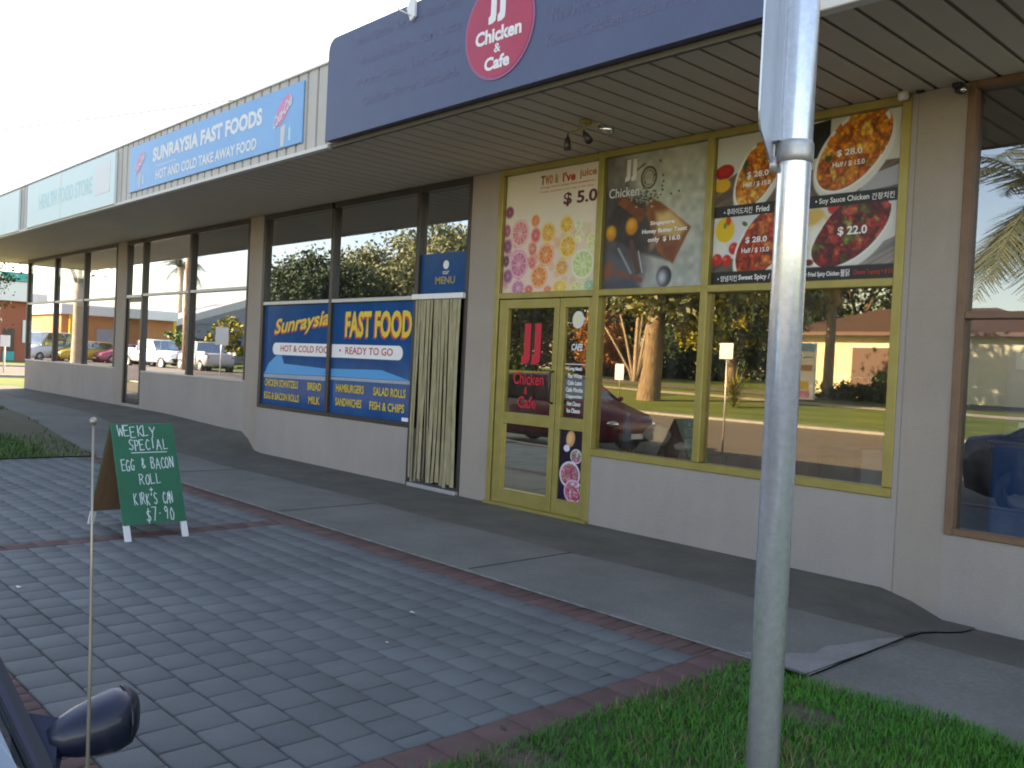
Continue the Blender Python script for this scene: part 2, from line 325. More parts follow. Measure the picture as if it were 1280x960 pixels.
# printed panels: the artwork is painted into a fine grid's colours
def vnoise(X, Y, seed=0):
    rs = np.random.RandomState(seed); g = rs.rand(64, 64)
    xi = np.floor(X).astype(int); yi = np.floor(Y).astype(int); fx = X-xi; fy = Y-yi
    fx = fx*fx*(3-2*fx); fy = fy*fy*(3-2*fy); a = lambda p, q: g[p % 64, q % 64]
    return (a(xi, yi)*(1-fx)+a(xi+1, yi)*fx)*(1-fy)+(a(xi, yi+1)*(1-fx)+a(xi+1, yi+1)*fx)*fy
class Paint:
    def __init__(s, w, h, W, base):
        s.w, s.h = w, h; s.W = W; s.H = int(W*h/w)
        v, u = np.mgrid[0:s.H, 0:s.W]; s.u = u/(s.W-1); s.v = v/(s.H-1); s.asp = w/h
        s.X = s.u*s.asp; s.Y = s.v           # square units: height = 1
        s.px = 1./s.H; s.img = np.ones((s.H, s.W, 3))*np.array(base)
    def mix(s, msk, col): s.img = s.img*(1-msk[..., None])+np.array(col)*msk[..., None] if np.ndim(col) == 1 else s.img*(1-msk[..., None])+col*msk[..., None]
    def em(s, cx, cy, rx, ry, ang=0., soft=1.2):
        x = s.X-cx*s.asp; y = s.Y-cy; c, n = math.cos(ang), math.sin(ang)
        p = (x*c+y*n)/rx; q = (-x*n+y*c)/ry; d = np.sqrt(p*p+q*q)
        return np.clip((1-d)*min(rx, ry)/(s.px*soft)+.5, 0, 1), d, np.arctan2(q, p)
    def ell(s, cx, cy, rx, ry, col, ang=0., soft=1.2, op=1.): m, d, a = s.em(cx, cy, rx, ry, ang, soft); s.mix(m*op, col); return m
    def polym(s, pts, soft=1.2):
        m = np.ones_like(s.X); P = [(p[0]*s.asp, p[1]) for p in pts]
        ar = sum(P[i][0]*P[(i+1) % len(P)][1]-P[(i+1) % len(P)][0]*P[i][1] for i in range(len(P)))
        sg = 1 if ar > 0 else -1
        for i in range(len(P)):
            (x0, y0), (x1, y1) = P[i], P[(i+1) % len(P)]; L = math.hypot(x1-x0, y1-y0)
            d = sg*((x1-x0)*(s.Y-y0)-(y1-y0)*(s.X-x0))/L; m = np.minimum(m, np.clip(d/(s.px*soft)+.5, 0, 1))
        return m
    def poly(s, pts, col, soft=1.2, op=1.): m = s.polym(pts, soft); s.mix(m*op, col); return m
    def line(s, x0, y0, x1, y1, wd, col, op=1.):
        ax, ay, bx, by = x0*s.asp, y0, x1*s.asp, y1; L2 = (bx-ax)**2+(by-ay)**2
        t = np.clip(((s.X-ax)*(bx-ax)+(s.Y-ay)*(by-ay))/L2, 0, 1)
        d = np.hypot(s.X-ax-t*(bx-ax), s.Y-ay-t*(by-ay)); s.mix(np.clip((wd-d)/(s.px*1.2)+.5, 0, 1)*op, col)
    def noise(s, amt, sc, seed): s.img *= (1+amt*(vnoise(s.X*sc, s.Y*sc, seed)-.5)*2)[..., None]
    def citrus(s, cx, cy, r, rind, flesh, ry=None, rot=0.):
        ry = ry or r; m, d, a = s.em(cx, cy, r, ry); s.mix(m, rind)
        m2, _, _ = s.em(cx, cy, r*.93, ry*.93); s.mix(m2, np.array(rind)*.35+np.array([.98, .93, .85])*.65)
        m3, d3, a3 = s.em(cx, cy, r*.83, ry*.83)
        seg = np.abs(((a3+rot)*10/(2*math.pi)) % 1-.5)*2
        k = np.clip((seg*d3*9)-.5, 0, 1)*np.clip((d3-.12)*12, 0, 1)
        fl = np.array(flesh)*(.86+.28*vnoise(s.X*70, s.Y*70, 3))[..., None]
        s.mix(m3*(1-.75*(1-k)), fl)
    def blobs(s, inside, cols, n, r0, r1, seed, box):
        rs = np.random.RandomState(seed); X_, Y_ = s.X, s.Y
        s.X = s.X+.030*(vnoise(X_*24, Y_*24, seed)-.5)+.014*(vnoise(X_*70, Y_*70, seed+1)-.5); s.Y = s.Y+.030*(vnoise(X_*24+9, Y_*24, seed+2)-.5)+.014*(vnoise(X_*70, Y_*70, seed+3)-.5)
        for _ in range(n):
            u = rs.uniform(box[0], box[2]); v = rs.uniform(box[1], box[3])
            iy, ix = min(s.H-1, int(v*(s.H-1))), min(s.W-1, int(u*(s.W-1)))
            if inside[iy, ix] < .5: continue
            r = rs.uniform(r0, r1); ang = rs.uniform(0, 3.14); rr = r*rs.uniform(.55, .95)
            c = np.array(cols[rs.randint(len(cols))]); m, d, a = s.em(u, v, r, rr, ang, 2.5); m = m*inside
            s.mix(m*.8, c*.55); m, d, a = s.em(u-.004, v-.006, r*.86, rr*.86, ang, 4); s.mix(m*inside, c)
            m, d, a = s.em(u-.012, v-.016, r*.4, rr*.35, ang, 6); s.mix(m*inside*.4, np.clip(c*1.25+.08, 0, 1))
        s.img = s.img*(1-inside[..., None])+s.img*inside[..., None]*(.74+.5*vnoise(X_*60, Y_*60, seed+5))[..., None]
        s.X, s.Y = X_, Y_
    def build(s, name, x0, z0, y, parent):
        lin_ = np.where(s.img <= .04045, s.img/12.92, ((np.clip(s.img, 0, 1)+.055)/1.055)**2.4)*.82
        V = np.stack([(x0+s.u*s.w).ravel(), np.full(s.u.size, y), (z0+s.h*(1-s.v)).ravel()], 1)
        i, j = np.mgrid[0:s.H-1, 0:s.W-1]; a = (i*s.W+j).ravel()
        F = np.stack([a, a+s.W, a+s.W+1, a+1], 1)
        o = np_mesh(name, V, F, 'print', parent); at = o.data.color_attributes.new('print', 'FLOAT_COLOR', 'POINT')
        at.data.foreach_set('color', np.concatenate([lin_.reshape(-1, 3), np.ones((s.u.size, 1))], 1).astype(np.float32).ravel())
        return o
def sm(t): t = min(1, max(0, t)); return t*t*(3-2*t)
rng = np.random.RandomState(7)

# ================================================================== THE GROUND
def rise(x): return .32*sm((-12.3-x)/4.5)                      # the footpath climbs past the take-away shop
def far_z(x, y):                                               # street and the far side of it
    g = .5*sm((-14-x)/35.)
    if y > -20: return -.15+g+.05*sm((-5.7-y)/7.)*sm((y+20)/7.)
    return .0+g*.6+.65*sm((-20-y)/24.)+.35*sm((-44-y)/20.)
tag(MB().box((-900, -900, -.6), (900, 900, -.45)).build('ground', 'lawn'), kind='structure')
sheet('road', np.linspace(-160, 60, 56), np.linspace(-20, -5.65, 12), far_z, 'road')
sheet('far_lawn', np.linspace(-200, 60, 60), np.concatenate([np.linspace(-60, -20.15, 20)]), far_z, 'lawn')
sheet('far_ground', np.linspace(-300, 100, 40), np.linspace(-260, -60, 10), far_z, 'lawn')
sheet('far_footpath', np.linspace(-120, 40, 60), [-33.2, -31.6], lambda x, y: far_z(x, y)+.02, 'farpath')
sheet('second_street', np.linspace(-120, 40, 60), [-39.5, -36.0], lambda x, y: far_z(x, y)+.024, 'road')
def kerb_strip(name, y0, y1, zf, xs):
    b = MB(); n = len(xs)
    vs = [(x, y, zf(x)+dz) for x in xs for (y, dz) in ((y0, -.4), (y0, -.02), (y0+.03*(1 if y1 > y0 else -1), 0), (y1, 0), (y1, -.4))]
    fs = [(i*5+j, i*5+j+1, (i+1)*5+j+1, (i+1)*5+j) for i in range(n-1) for j in range(4)]
    return tag(b.add(vs, fs).build(name, 'kerb'), kind='structure')
kerb_strip('far_kerb', -19.55, -20.15, lambda x: far_z(x, -20.2)+.012, list(np.linspace(-160, 60, 45)))
kerb_strip('kerb', -5.66, -5.5, lambda x: rise(x), list(np.linspace(-60, 30, 60)))
# foot path slabs (two, with a stepped crack) and the stained strip along the wall
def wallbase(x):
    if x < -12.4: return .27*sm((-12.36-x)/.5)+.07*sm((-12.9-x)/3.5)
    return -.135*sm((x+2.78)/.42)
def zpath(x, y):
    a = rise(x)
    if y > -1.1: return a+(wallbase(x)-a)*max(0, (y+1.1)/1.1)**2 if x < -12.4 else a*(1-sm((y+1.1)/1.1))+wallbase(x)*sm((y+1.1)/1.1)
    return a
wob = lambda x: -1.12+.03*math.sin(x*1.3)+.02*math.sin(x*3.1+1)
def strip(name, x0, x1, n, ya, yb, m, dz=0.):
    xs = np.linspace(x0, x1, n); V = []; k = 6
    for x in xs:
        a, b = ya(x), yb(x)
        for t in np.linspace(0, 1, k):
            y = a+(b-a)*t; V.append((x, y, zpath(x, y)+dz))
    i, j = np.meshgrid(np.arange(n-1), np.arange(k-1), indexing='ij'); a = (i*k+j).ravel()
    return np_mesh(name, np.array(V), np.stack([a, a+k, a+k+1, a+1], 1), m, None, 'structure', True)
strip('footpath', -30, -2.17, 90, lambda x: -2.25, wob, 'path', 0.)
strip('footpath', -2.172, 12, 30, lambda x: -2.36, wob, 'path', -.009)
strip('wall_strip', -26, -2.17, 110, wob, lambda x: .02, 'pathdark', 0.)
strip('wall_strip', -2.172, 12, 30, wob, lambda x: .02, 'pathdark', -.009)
tag(MB().box((-30, -2.3, -.5), (12, 0, -.16)).build('footpath_bed', 'crack'), kind='structure')
b = MB()
for x in (-4.845, -7.6, -10.6): b.box((x, -2.2, -.01), (x+.012, -1.12, .0025))
tag(b.build('footpath_joint', 'crack'), kind='structure')
pv = [(-2.60, -2.235), (-2.17, -2.235), (-2.17, -1.16), (-2.24, -1.30), (-2.30, -1.55), (-2.36, -1.72), (-2.33, -1.9), (-2.46, -2.05)]
tag(MB().add([(x, y, .004) for x, y in pv], [tuple(range(len(pv)))]).build('footpath_patch', 'patch'), kind='structure')
pts = [(-2.185, -2.30), (-2.178, -2.0), (-2.168, -1.7), (-2.158, -1.4), (-2.145, -1.20), (-2.135, -1.17), (-2.175, -1.13), (-2.178, -.95), (-2.172, -.75), (-2.19, -.58)]
b = MB()
for q, ((x0, y0), (x1, y1)) in enumerate(zip(pts[:-1], pts[1:])):
    z0, z1 = zpath(-2.2, y0)+.004, zpath(-2.2, y1)+.004; g = .003+.003*math.sin(q*2.3)
    b.add([(x0-.005, y0, z0), (x0+g, y0, z0), (x1+g, y1, z1), (x1-.005, y1, z1)], [(0, 1, 2, 3)])
tag(b.build('footpath_crack', 'crack'), kind='structure')
# pavers
def paver_grid(name, cells, m, jitter=.0015, ch=.006, dz=0., gap=.003):
    V, F = [], []; rs = np.random.RandomState(3)
    for (x0, y0, x1, y1) in cells:
        k = len(V); z = [dz+rs.uniform(-jitter, jitter) for _ in range(4)]; g = gap+rs.uniform(0, .0015)
        V += [(x0+g, y0+g, -.02), (x1-g, y0+g, -.02), (x1-g, y1-g, -.02), (x0+g, y1-g, -.02)]
        c = g+ch
        V += [(x0+g, y0+g, z[0]-ch), (x1-g, y0+g, z[1]-ch), (x1-g, y1-g, z[2]-ch), (x0+g, y1-g, z[3]-ch)]
        V += [(x0+c, y0+c, z[0]), (x1-c, y0+c, z[1]), (x1-c, y1-c, z[2]), (x0+c, y1-c, z[3])]
        F += [(k+8, k+9, k+10, k+11)]+[(k+i+a, k+(i+1) % 4+a, k+(i+1) % 4+4+a, k+i+4+a) for i in range(4) for a in (0, 4)]
    return np_mesh(name, np.array(V), np.array(F), m, None, 'structure')
tag(MB().box((-12.6, -5.5, -.3), (-2.42, -2.24, -.012)).build('paving_bed', 'joint'), kind='structure')
def rows(xa, xb):
    out = []; ny = 15; dy = (5.28-2.48)/ny
    for j in range(ny):
        y1 = -2.48-j*dy; x = xa; first = (j % 2)*.103
        if first: out.append((x, y1-dy, x+first, y1)); x += first
        while x < xb-.02:
            x2 = min(x+.206, xb); x2 = xb if xb-x2 < .05 else x2; out.append((x, y1-dy, x2, y1)); x = x2
    return out
paver_grid('paving', rows(-7.0, -2.68)+rows(-12.5, -7.21), 'paver')
bc = []
x = -12.5
while x < -2.68: bc.append((x, -2.48, min(x+.104, -2.68), -2.27)); x += .104
x = -12.5
while x < -2.68: bc.append((x, -5.5, min(x+.104, -2.68), -5.28)); x += .104
y = -5.5
while y < -2.28: bc.append((-2.68, y, -2.46, min(y+.208, -2.27))); y += .208
y = -5.28
while y < -2.49: bc.append((-7.21, y, -7.105, min(y+.208, -2.48))); bc.append((-7.105, y, -7.0, min(y+.208, -2.48))); y += .208
paver_grid('brick_border', bc, 'brick', .002, .005)
b = MB(); xs = np.linspace(-12.5, -2.3, 60)
for x0, x1 in zip(xs[:-1], xs[1:]):
    w0, w1 = .018+.006*math.sin(x0*5), .018+.006*math.sin(x1*5)
    b.add([(x0, -2.276, rise(x0)+.002), (x1, -2.276, rise(x1)+.002), (x1, -2.270+w1*.6, rise(x1)+.0085), (x0, -2.270+w0*.6, rise(x0)+.0085), (x1, -2.235, rise(x1)+.003), (x0, -2.235, rise(x0)+.003)], [(0, 1, 2, 3), (3, 2, 4, 5)])
tag(b.build('path_edging', 'mortar'), kind='structure')
# lawns
def lawn_edge(x): return -2.36+.04*math.sin(x*3.1)+.025*math.sin(x*7.7+1)
sheet('lawn_soil', np.linspace(-2.46, 6, 40), np.linspace(-5.5, -2.30, 20), lambda x, y: .004+.03*sm((x+2.46)/.5)*sm((-2.3-y)/.6)+.008*math.sin(x*5+y*3)-.03*sm((y+2.42)/.1), 'soil')
sheet('verge_soil', np.linspace(-30, -12.5, 30), np.linspace(-5.5, -2.24, 10), lambda x, y: rise(x)+.012, 'drysoil')
def grass(name, n, xr, yr, zf, keep, h, m, seed, wd=.004):
    rs = np.random.RandomState(seed); x = rs.uniform(*xr, n*2); y = rs.uniform(*yr, n*2)
    k = keep(x, y, rs)
    x, y = x[k][:n], y[k][:n]; n = len(x); z = np.array([zf(a, c) for a, c in zip(x, y)])
    hh = h*rs.uniform(.35, 1.0, n)*(.6+.8*vnoise(x*3, y*3, seed)); a = rs.uniform(0, 2*np.pi, n); ln = rs.uniform(.2, 1.1, n)*hh
    dx, dy = np.cos(a), np.sin(a); px, py = -dy*wd*.5, dx*wd*.5
    b0 = np.stack([x-px, y-py, z], 1); b1 = np.stack([x+px, y+py, z], 1)
    mx_, my_ = x+dx*ln*.35, y+dy*ln*.35
    c0 = np.stack([mx_-px*.8, my_-py*.8, z+hh*.62], 1); c1 = np.stack([mx_+px*.8, my_+py*.8, z+hh*.62], 1)
    t = np.stack([x+dx*ln, y+dy*ln, z+hh*.9], 1); t2 = t+np.stack([px*.15, py*.15, hh*0], 1)
    V = np.stack([b0, b1, c0, c1, t, t2], 1).reshape(-1, 3); i = np.arange(n)*6
    F = np.concatenate([np.stack([i, i+1, i+3, i+2], 1), np.stack([i+2, i+3, i+5, i+4], 1)])
    o = np_mesh(name, V, F, m); return o
def keep1(x, y, rs):
    bare = vnoise(x*2.2+5, y*2.2, 4); e = np.array([lawn_edge(a) for a in x])
    spot = (((x+1.86)/.16)**2+((y+2.86)/.12)**2) < 1
    return (y < e-.005+.03*rs.rand(len(x))) & (x > -2.49+.05*rs.rand(len(x))) & (bare > .27+.25*rs.rand(len(x))-.12) & ~(spot & (rs.rand(len(x)) > .12))
o = grass('grass', 120000, (-2.5, 1.6), (-5.45, -2.28), lambda x, y: .010+.03*sm((x+2.46)/.5)*sm((-2.3-y)/.6), keep1, .048, 'blade', 11, .0032)
tag(o, 'short bright green lawn around the galvanised pole', 'grass', kind='stuff')
o = grass('grass', 5000, (-2.5, 1.6), (-5.45, -2.28), lambda x, y: .012+.03*sm((x+2.46)/.5)*sm((-2.3-y)/.6), lambda x, y, rs: keep1(x, y, rs) & (vnoise(x*3, y*3, 21) > .45), .062, 'drystalk', 13, .0026)
tag(o, 'dry straw coloured stalks scattered through the front lawn', 'dry grass', kind='stuff')
def keep2(x, y, rs):
    return (vnoise(x*.8, y*1.1, 9) > .43+.3*rs.rand(len(x))-.15) & ((y < -2.7-.3*rs.rand(len(x))) | (rs.rand(len(x)) < .18))
o = grass('grass', 26000, (-22, -12.45), (-5.4, -2.27), lambda x, y: rise(x)+.012, keep2, .09, 'blade2', 12, .012)
tag(o, 'patchy dull grass on the bare verge behind the green sandwich board', 'grass', kind='stuff')
# beyond the far corner of the shops: side street
sheet('side_ground', np.linspace(-140, -26, 20), np.linspace(-5.5, 120, 20), lambda x, y: .27, 'lawn')
sheet('side_street', [-49, -34], np.linspace(-2.1, 120, 10), lambda x, y: .285, 'road')
tag(MB().box((-34.3, -2.0, .1), (-34.0, 110, .36)).box((-49.3, -2.0, .1), (-49.0, 110, .36)).build('side_kerb', 'kerb'), kind='structure')

# ================================================================== THE SHOPS
shop = thing('shop_building', 'long low row of shops in pale render with a lined awning and big shop windows', 'shop row', (-10, 0, 0))
b = MB()
for x0, x1, z0, z1 in ((-24.74, -18.5, -.1, 1.05), (-17.1, -12.86, -.1, 1.03), 
                       (-12.41, -8.51, -.3, .68), (-5.68, -2.75, -.3, .655), 
                       (-2.41, .9, -.4, .46), (.9, 8, -.4, 3.55), (-18.0, -17.1, -.1, .40), (-8.51, -7.61, -.3, .035), (-7.16, -5.68, -.3, .0)):
    b.box((x0, 0, z0), (x1, .2, z1))
b.box((-2.79, .0, .655), (-2.75, .2, 3.55)).box((-2.75, .005, -.4), (-2.742, .2, 3.55))
b.box((-24.74, .2, -.1), (-24.54, 11, 1.05)).box((-24.74, 4.2, 1.05), (-24.54, 4.6, 3.6)).box((-24.74, 9, 1.05), (-24.54, 11, 3.6))
b.box((-24.74, 11, -.1), (8, 11.2, 3.9)).box((7.8, .2, -.4), (8, 11, 3.6))
b.build('wall', 'wall', shop)
for x0, x1, z0 in ((-18.5, -18.0, -.1), (-12.86, -12.41, -.3), (-7.61, -7.16, -.3), (-2.742, -2.41, -.4)): MB().box((x0, 0, z0), (x1, .2, 3.55)).build('pilaster', 'pil_bounce', shop)
b = MB()
for x in (-18.25, -12.6, -7.4, -2.55): b.box((x-.06, .2, -.1), (x+.06, 11, 3.56))
b.box((-24.5, 6.0, .0), (7.8, 6.1, 3.56)); b.build('partition_wall', 'inwall', shop)
MB().box((-24.5, .2, -.3), (-12.7, 11, .40)).box((-12.7, .2, -.3), (7.8, 11, .012)).build('shop_floor', 'infloor', shop)
MB().box((-24.5, .2, 3.57), (7.8, 11, 3.6)).build('shop_ceiling', 'inwall', shop)
b = MB(); x = -26.0; k = 0
b2 = MB().box((-26, -1.70, 3.568), (8, 0.2, 3.58))
while x < 8:
    b.bbox((x+.014, -1.70, 3.55), (x+.191, .0, 3.567), .006); x += .205
b.build('soffit_board', 'soffit', shop); b2.build('soffit_backing', 'groove', shop)
b = MB().box((-26, -1.70, 3.60), (8, 11.2, 3.98)); b.build('roof', 'tin', shop)
MB().box((-26, .05, 3.98), (8, .25, 4.45)).build('parapet', 'fascia', shop)
# ribbed fascia
prof = []; x = -26.0
while x < -7.75:
    prof += [(x, -1.745), (x+.158, -1.745), (x+.164, -1.708), (x+.194, -1.708)]; x += .2
n = len(prof); vs = [(p, q, z) for z in (3.57, 4.375) for p, q in prof]
MB().add(vs, [(i, i+1, n+i+1, n+i) for i in range(n-1)]).build('ribbed_fascia', 'fascia', shop)
MB().box((-26, -1.765, 3.535), (-7.76, -1.70, 3.572)).box((-26, -1.765, 4.375), (-7.76, -1.66, 4.395)).build('fascia_trim', 'trim', shop)
MB().box((-7.76, -1.735, 3.535), (-2.66, -1.70, 3.575)).build('sign_underside_trim', 'darktrim', shop)
b = MB()
for z0, z1 in ((3.66, 4.0), (4.008, 4.4)): b.box((-2.66, -1.755, z0), (8, -1.71, z1))
b.box((-2.66, -1.735, 3.64), (8, -1.70, 4.4)); b.build('plain_fascia', 'offwhite', shop)
MB().bbox((-2.665, -1.79, 3.53), (8, -1.70, 3.655), .006).build('gutter_edge', 'trim', shop)
MB().box((-26.05, -1.77, 3.535), (-26, 6, 4.33)).build('end_fascia', 'fascia', shop)

def bars(name, m, lst, y0=-.014, y1=.07, c=.005):
    for (x0, z0, x1, z1) in lst: MB().bbox((x0, y0, z0), (x1, y1, z1), c).build(name, m, shop)
# --- cafe front (gold frames)
fr = bars('shopfront_frame', 'gold', [(-7.16, .0, -7.09, 3.55), (-5.755, .0, -5.68, 3.55), (-4.52, .725, -4.448, 3.55), (-2.86, .725, -2.79, 3.55)])
bars('frame_rail', 'gold', [(-7.09, 3.485, -5.755, 3.548), (-5.68, 3.485, -4.52, 3.548), (-4.448, 3.485, -2.86, 3.548),
     (-7.09, 2.178, -5.755, 2.24), (-5.68, 2.178, -4.52, 2.24), (-4.448, 2.178, -2.86, 2.24), (-5.68, .655, -2.79, .722)], -.018, .066)
def pane(x0, z0, x1, z1, y, m, parent=None, name='window_pane'):
    o = MB().add([(x0, y, z0), (x1, y, z0), (x1, y, z1), (x0, y, z1)], [(0, 1, 2, 3)]).build(name, m, parent or shop); return o
pane(-5.68, .722, -4.52, 2.178, .05, 'g_jj'); pane(-4.448, .722, -2.86, 2.178, .05, 'g_jj')
def door(name, x0, x1, z0, z1, gx0, gx1, panes, m, gm, y0=-.006, y1=.045):
    b = MB()
    for (a, c_, d, e) in ((x0, z0, gx0, z1), (gx1, z0, x1, z1)): b.bbox((a, y0, c_), (d, y1, e), .004)
    zs = [z0]+[q for p in panes for q in p]+[z1]
    for i in range(0, len(zs), 2): b.bbox((gx0, y0-.002, zs[i]), (gx1, y1-.002, zs[i+1]), .004)
    d = b.build(name, m, shop)
    for p in panes:
        if gm: pane(gx0, p[0], gx1, p[1], .025, gm, d, 'door_glass')
    return d
d = door('door', -7.07, -6.19, .03, 2.17, -6.94, -6.26, ((.18, .87), (.99, 2.075)), 'gold', 'g_jj')
MB().tube([(-6.225, -.01, 1.12), (-6.225, -.06, 1.14), (-6.225, -.06, 1.42), (-6.225, -.01, 1.44)], .011, 8).build('door_handle', 'bronze', d)
d = door('side_light', -6.18, -5.76, .03, 2.17, -6.11, -5.80, ((.18, .87), (.99, 2.075)), 'gold', 'g_jj')
MB().bbox((-7.16, -.05, -.03), (-5.68, .06, .028), .006).build('door_sill', 'gold', shop)
# --- take-away front (dark bronze frames)
bars('shopfront_frame', 'bronze', [(-12.408, .68, -12.335, 3.55), (-10.50, .735, -10.43, 3.47), (-8.60, .0, -8.53, 3.55), (-12.335, .68, -8.60, .735), (-12.335, 3.47, -10.50, 3.548), (-10.43, 3.47, -8.60, 3.548), (-8.53, 3.47, -7.612, 3.548), (-7.66, .0, -7.612, 3.47)], -.014, .062)
bars('frame_rail', 'silver', [(-12.335, 2.205, -10.50, 2.255), (-10.43, 2.205, -8.60, 2.255)], -.010, .058)
for x0, x1 in ((-12.335, -10.50), (-10.43, -8.60)):
    pane(x0, 2.255, x1, 3.47, .045, 'g_left'); pane(x0, .735, x1, 2.205, .045, 'g_left')
pane(-8.53, 2.27, -7.66, 3.47, .045, 'g_left')
# --- next shop
bars('shopfront_frame', 'bronze', [(-17.16, 1.06, -17.09, 3.55), (-15.04, 1.06, -14.96, 3.47), (-17.995, .40, -17.92, 3.55), (-17.92, 3.47, -12.862, 3.548), (-12.90, 1.06, -12.862, 3.47)], -.014, .062)
bars('frame_rail', 'silver', [(-17.92, 2.44, -17.16, 2.50), (-17.09, 2.46, -15.04, 2.51), (-14.96, 2.46, -12.9, 2.51), (-17.09, 1.03, -12.862, 1.06)], -.010, .058)
for x0, x1 in ((-17.09, -15.04), (-14.96, -12.9)):
    pane(x0, 2.51, x1, 3.47, .045, 'g_left'); pane(x0, 1.06, x1, 2.46, .045, 'g_left')
pane(-17.92, 2.50, -17.16, 3.47, .045, 'g_left')
d = door('door', -17.92, -17.16, .42, 2.44, -17.84, -17.22, ((.52, 2.36),), 'bronze', 'g_left', .015, .058)
MB().tube([(-17.19, .015, 1.35), (-17.19, -.03, 1.37), (-17.19, -.03, 1.63), (-17.19, .015, 1.65)], .012, 8).build('door_handle', 'silver', d)
bars('shopfront_frame', 'bronze', [(-20.49, 1.08, -20.41, 3.47), (-22.54, 1.08, -22.46, 3.47), (-24.738, 1.08, -24.65, 3.55), (-24.65, 3.47, -18.502, 3.548), (-18.56, 1.08, -18.502, 3.47)], -.014, .062)
bars('frame_rail', 'silver', [(-24.65, 2.435, -22.54, 2.485), (-22.46, 2.435, -20.49, 2.485), (-20.41, 2.435, -18.56, 2.485), (-24.738, 1.05, -18.502, 1.08)], -.010, .058)
for x0, x1 in ((-24.65, -22.54), (-22.46, -20.49), (-20.41, -18.56)):
    pane(x0, 2.485, x1, 3.47, .045, 'g_left'); pane(x0, 1.08, x1, 2.435, .045, 'g_left')
for y0, y1 in ((.2, 4.2), (4.6, 9.0)):
    MB().add([(-24.64, y0, 1.05), (-24.64, y1, 1.05), (-24.64, y1, 3.55), (-24.64, y0, 3.55)], [(0, 1, 2, 3)]).build('window_pane', 'g_right', shop)
# --- right-hand shop (brown timber frames)
bars('shopfront_frame', 'brown', [(-2.408, .46, -2.352, 3.55), (.83, .46, .898, 3.55), (-2.352, .462, .83, .508), (-2.352, 3.50, .83, 3.548), (-.75, .508, -.68, 3.50)], -.02, .08)
bars('frame_rail', 'brown', [(-2.352, 1.94, -.75, 1.988), (-.68, 1.94, .83, 1.988)], -.016, .076)
for x0, x1 in ((-2.352, -.75), (-.68, .83)):
    pane(x0, 1.988, x1, 3.50, .05, 'g_right'); pane(x0, .508, x1, 1.94, .05, 'g_right')

# ------------------------------------------------------------------ signs on the awning
t = thing('shop_sign', 'large navy cafe sign board with a round red badge on the awning edge', 'sign', (-5.2, -1.75, 3.57))
pr = [(-7.72, 3.575), (-2.68, 3.575), (-2.68, 4.56), (-7.60, 4.56)]+[(-7.60-.12*math.sin(a), 4.44+.12*math.cos(a)) for a in np.linspace(.3, math.pi/2, 6)]
MB().prism(pr, 'y', -1.82, -1.752).build('sign_board', 'jjsign', t)
yb = -1.822
for z, s_, x0, w in ((4.36, 'Fried Sweet Potato Chips  Hot Dog  Burger  Salad', -4.65, 1.95), (4.16, 'Fresh Sandwich  Hot Potato Chips  Sushi Roll Long Black', -4.6, 1.9),
                  (3.97, 'New Hot Coffee  Ice Tea  Hot Choco  Milk Shake', -4.65, 1.95), (3.78, 'Korean Chicken  Fresh Fruit Juice  Smoothie', -4.7, 2.0),
                  (4.36, 'Fried Chicken  Soy Sauce  Sweet Spicy', -7.2, 1.5), (4.16, 'Fresh Fruit Juice  Cafe Latte', -7.15, 1.45), (3.97, 'Potato Chips  Hot Coffee', -7.2, 1.5), (3.78, 'Chicken Burger  Sandwich', -7.1, 1.4)):
    text('faint_lettering', s_, x0, z, w, .11, yb, 'jjtext', t, .02)
def disc(name, cx, cz, r, y, m, parent, rz=None, n=40):
    rz = rz or r
    return MB().prism([(cx+r*math.cos(a), cz+rz*math.sin(a)) for a in np.linspace(0, 2*math.pi, n, endpoint=False)], 'y', y-.003, y+.001).build(name, m, parent)
e = disc('badge_rim', -5.22, 4.075, .40, -1.824, 'logorim', t); disc('badge', -5.22, 4.075, .375, -1.827, 'logo', t)
yb = -1.832
def jj(x, z, s, y, m, par):             # two tall letters J with a left foot
    b = MB()
    for k in (0, 1):
        o = x+k*.36*s
        b.prism([(o+.10*s, z), (o+.22*s, z+.06*s), (o+.24*s, z+.20*s), (o+.24*s, z+1.*s), (o+.02*s, z+1.*s), (o+.02*s, z+.24*s), (o-.06*s, z+.18*s), (o-.06*s, z)], 'y', y, y+.001)
    return b.build('lettering', m, par)
jj(-5.32, 4.12, .29, yb, 'white', t)
text('lettering', 'Chicken', -5.485, 3.97, .53, .115, yb, 'white', t, .04)
text('lettering', '&', -5.22, 3.885, .075, .07, yb, 'white', t, .015, align='C')
text('lettering', 'Cafe', -5.22, 3.757, .29, .105, yb, 'white', t, .04, align='C')
t = thing('wire_bracket', 'small white bracket and stay wire on top of the navy cafe sign', 'bracket', (-6.33, -1.8, 4.5))
MB().prism([(-6.36, 4.40), (-6.30, 4.43), (-6.30, 4.66), (-6.34, 4.66), (-6.42, 4.52)], 'y', -1.845, -1.823).build('bracket_plate', 'white', t)
MB().tube([(-6.34, -1.84, 4.44), (-6.55, -1.95, 4.56), (-7.6, -2.6, 5.35)], .007, 6).build('stay_wire', 'white', t)

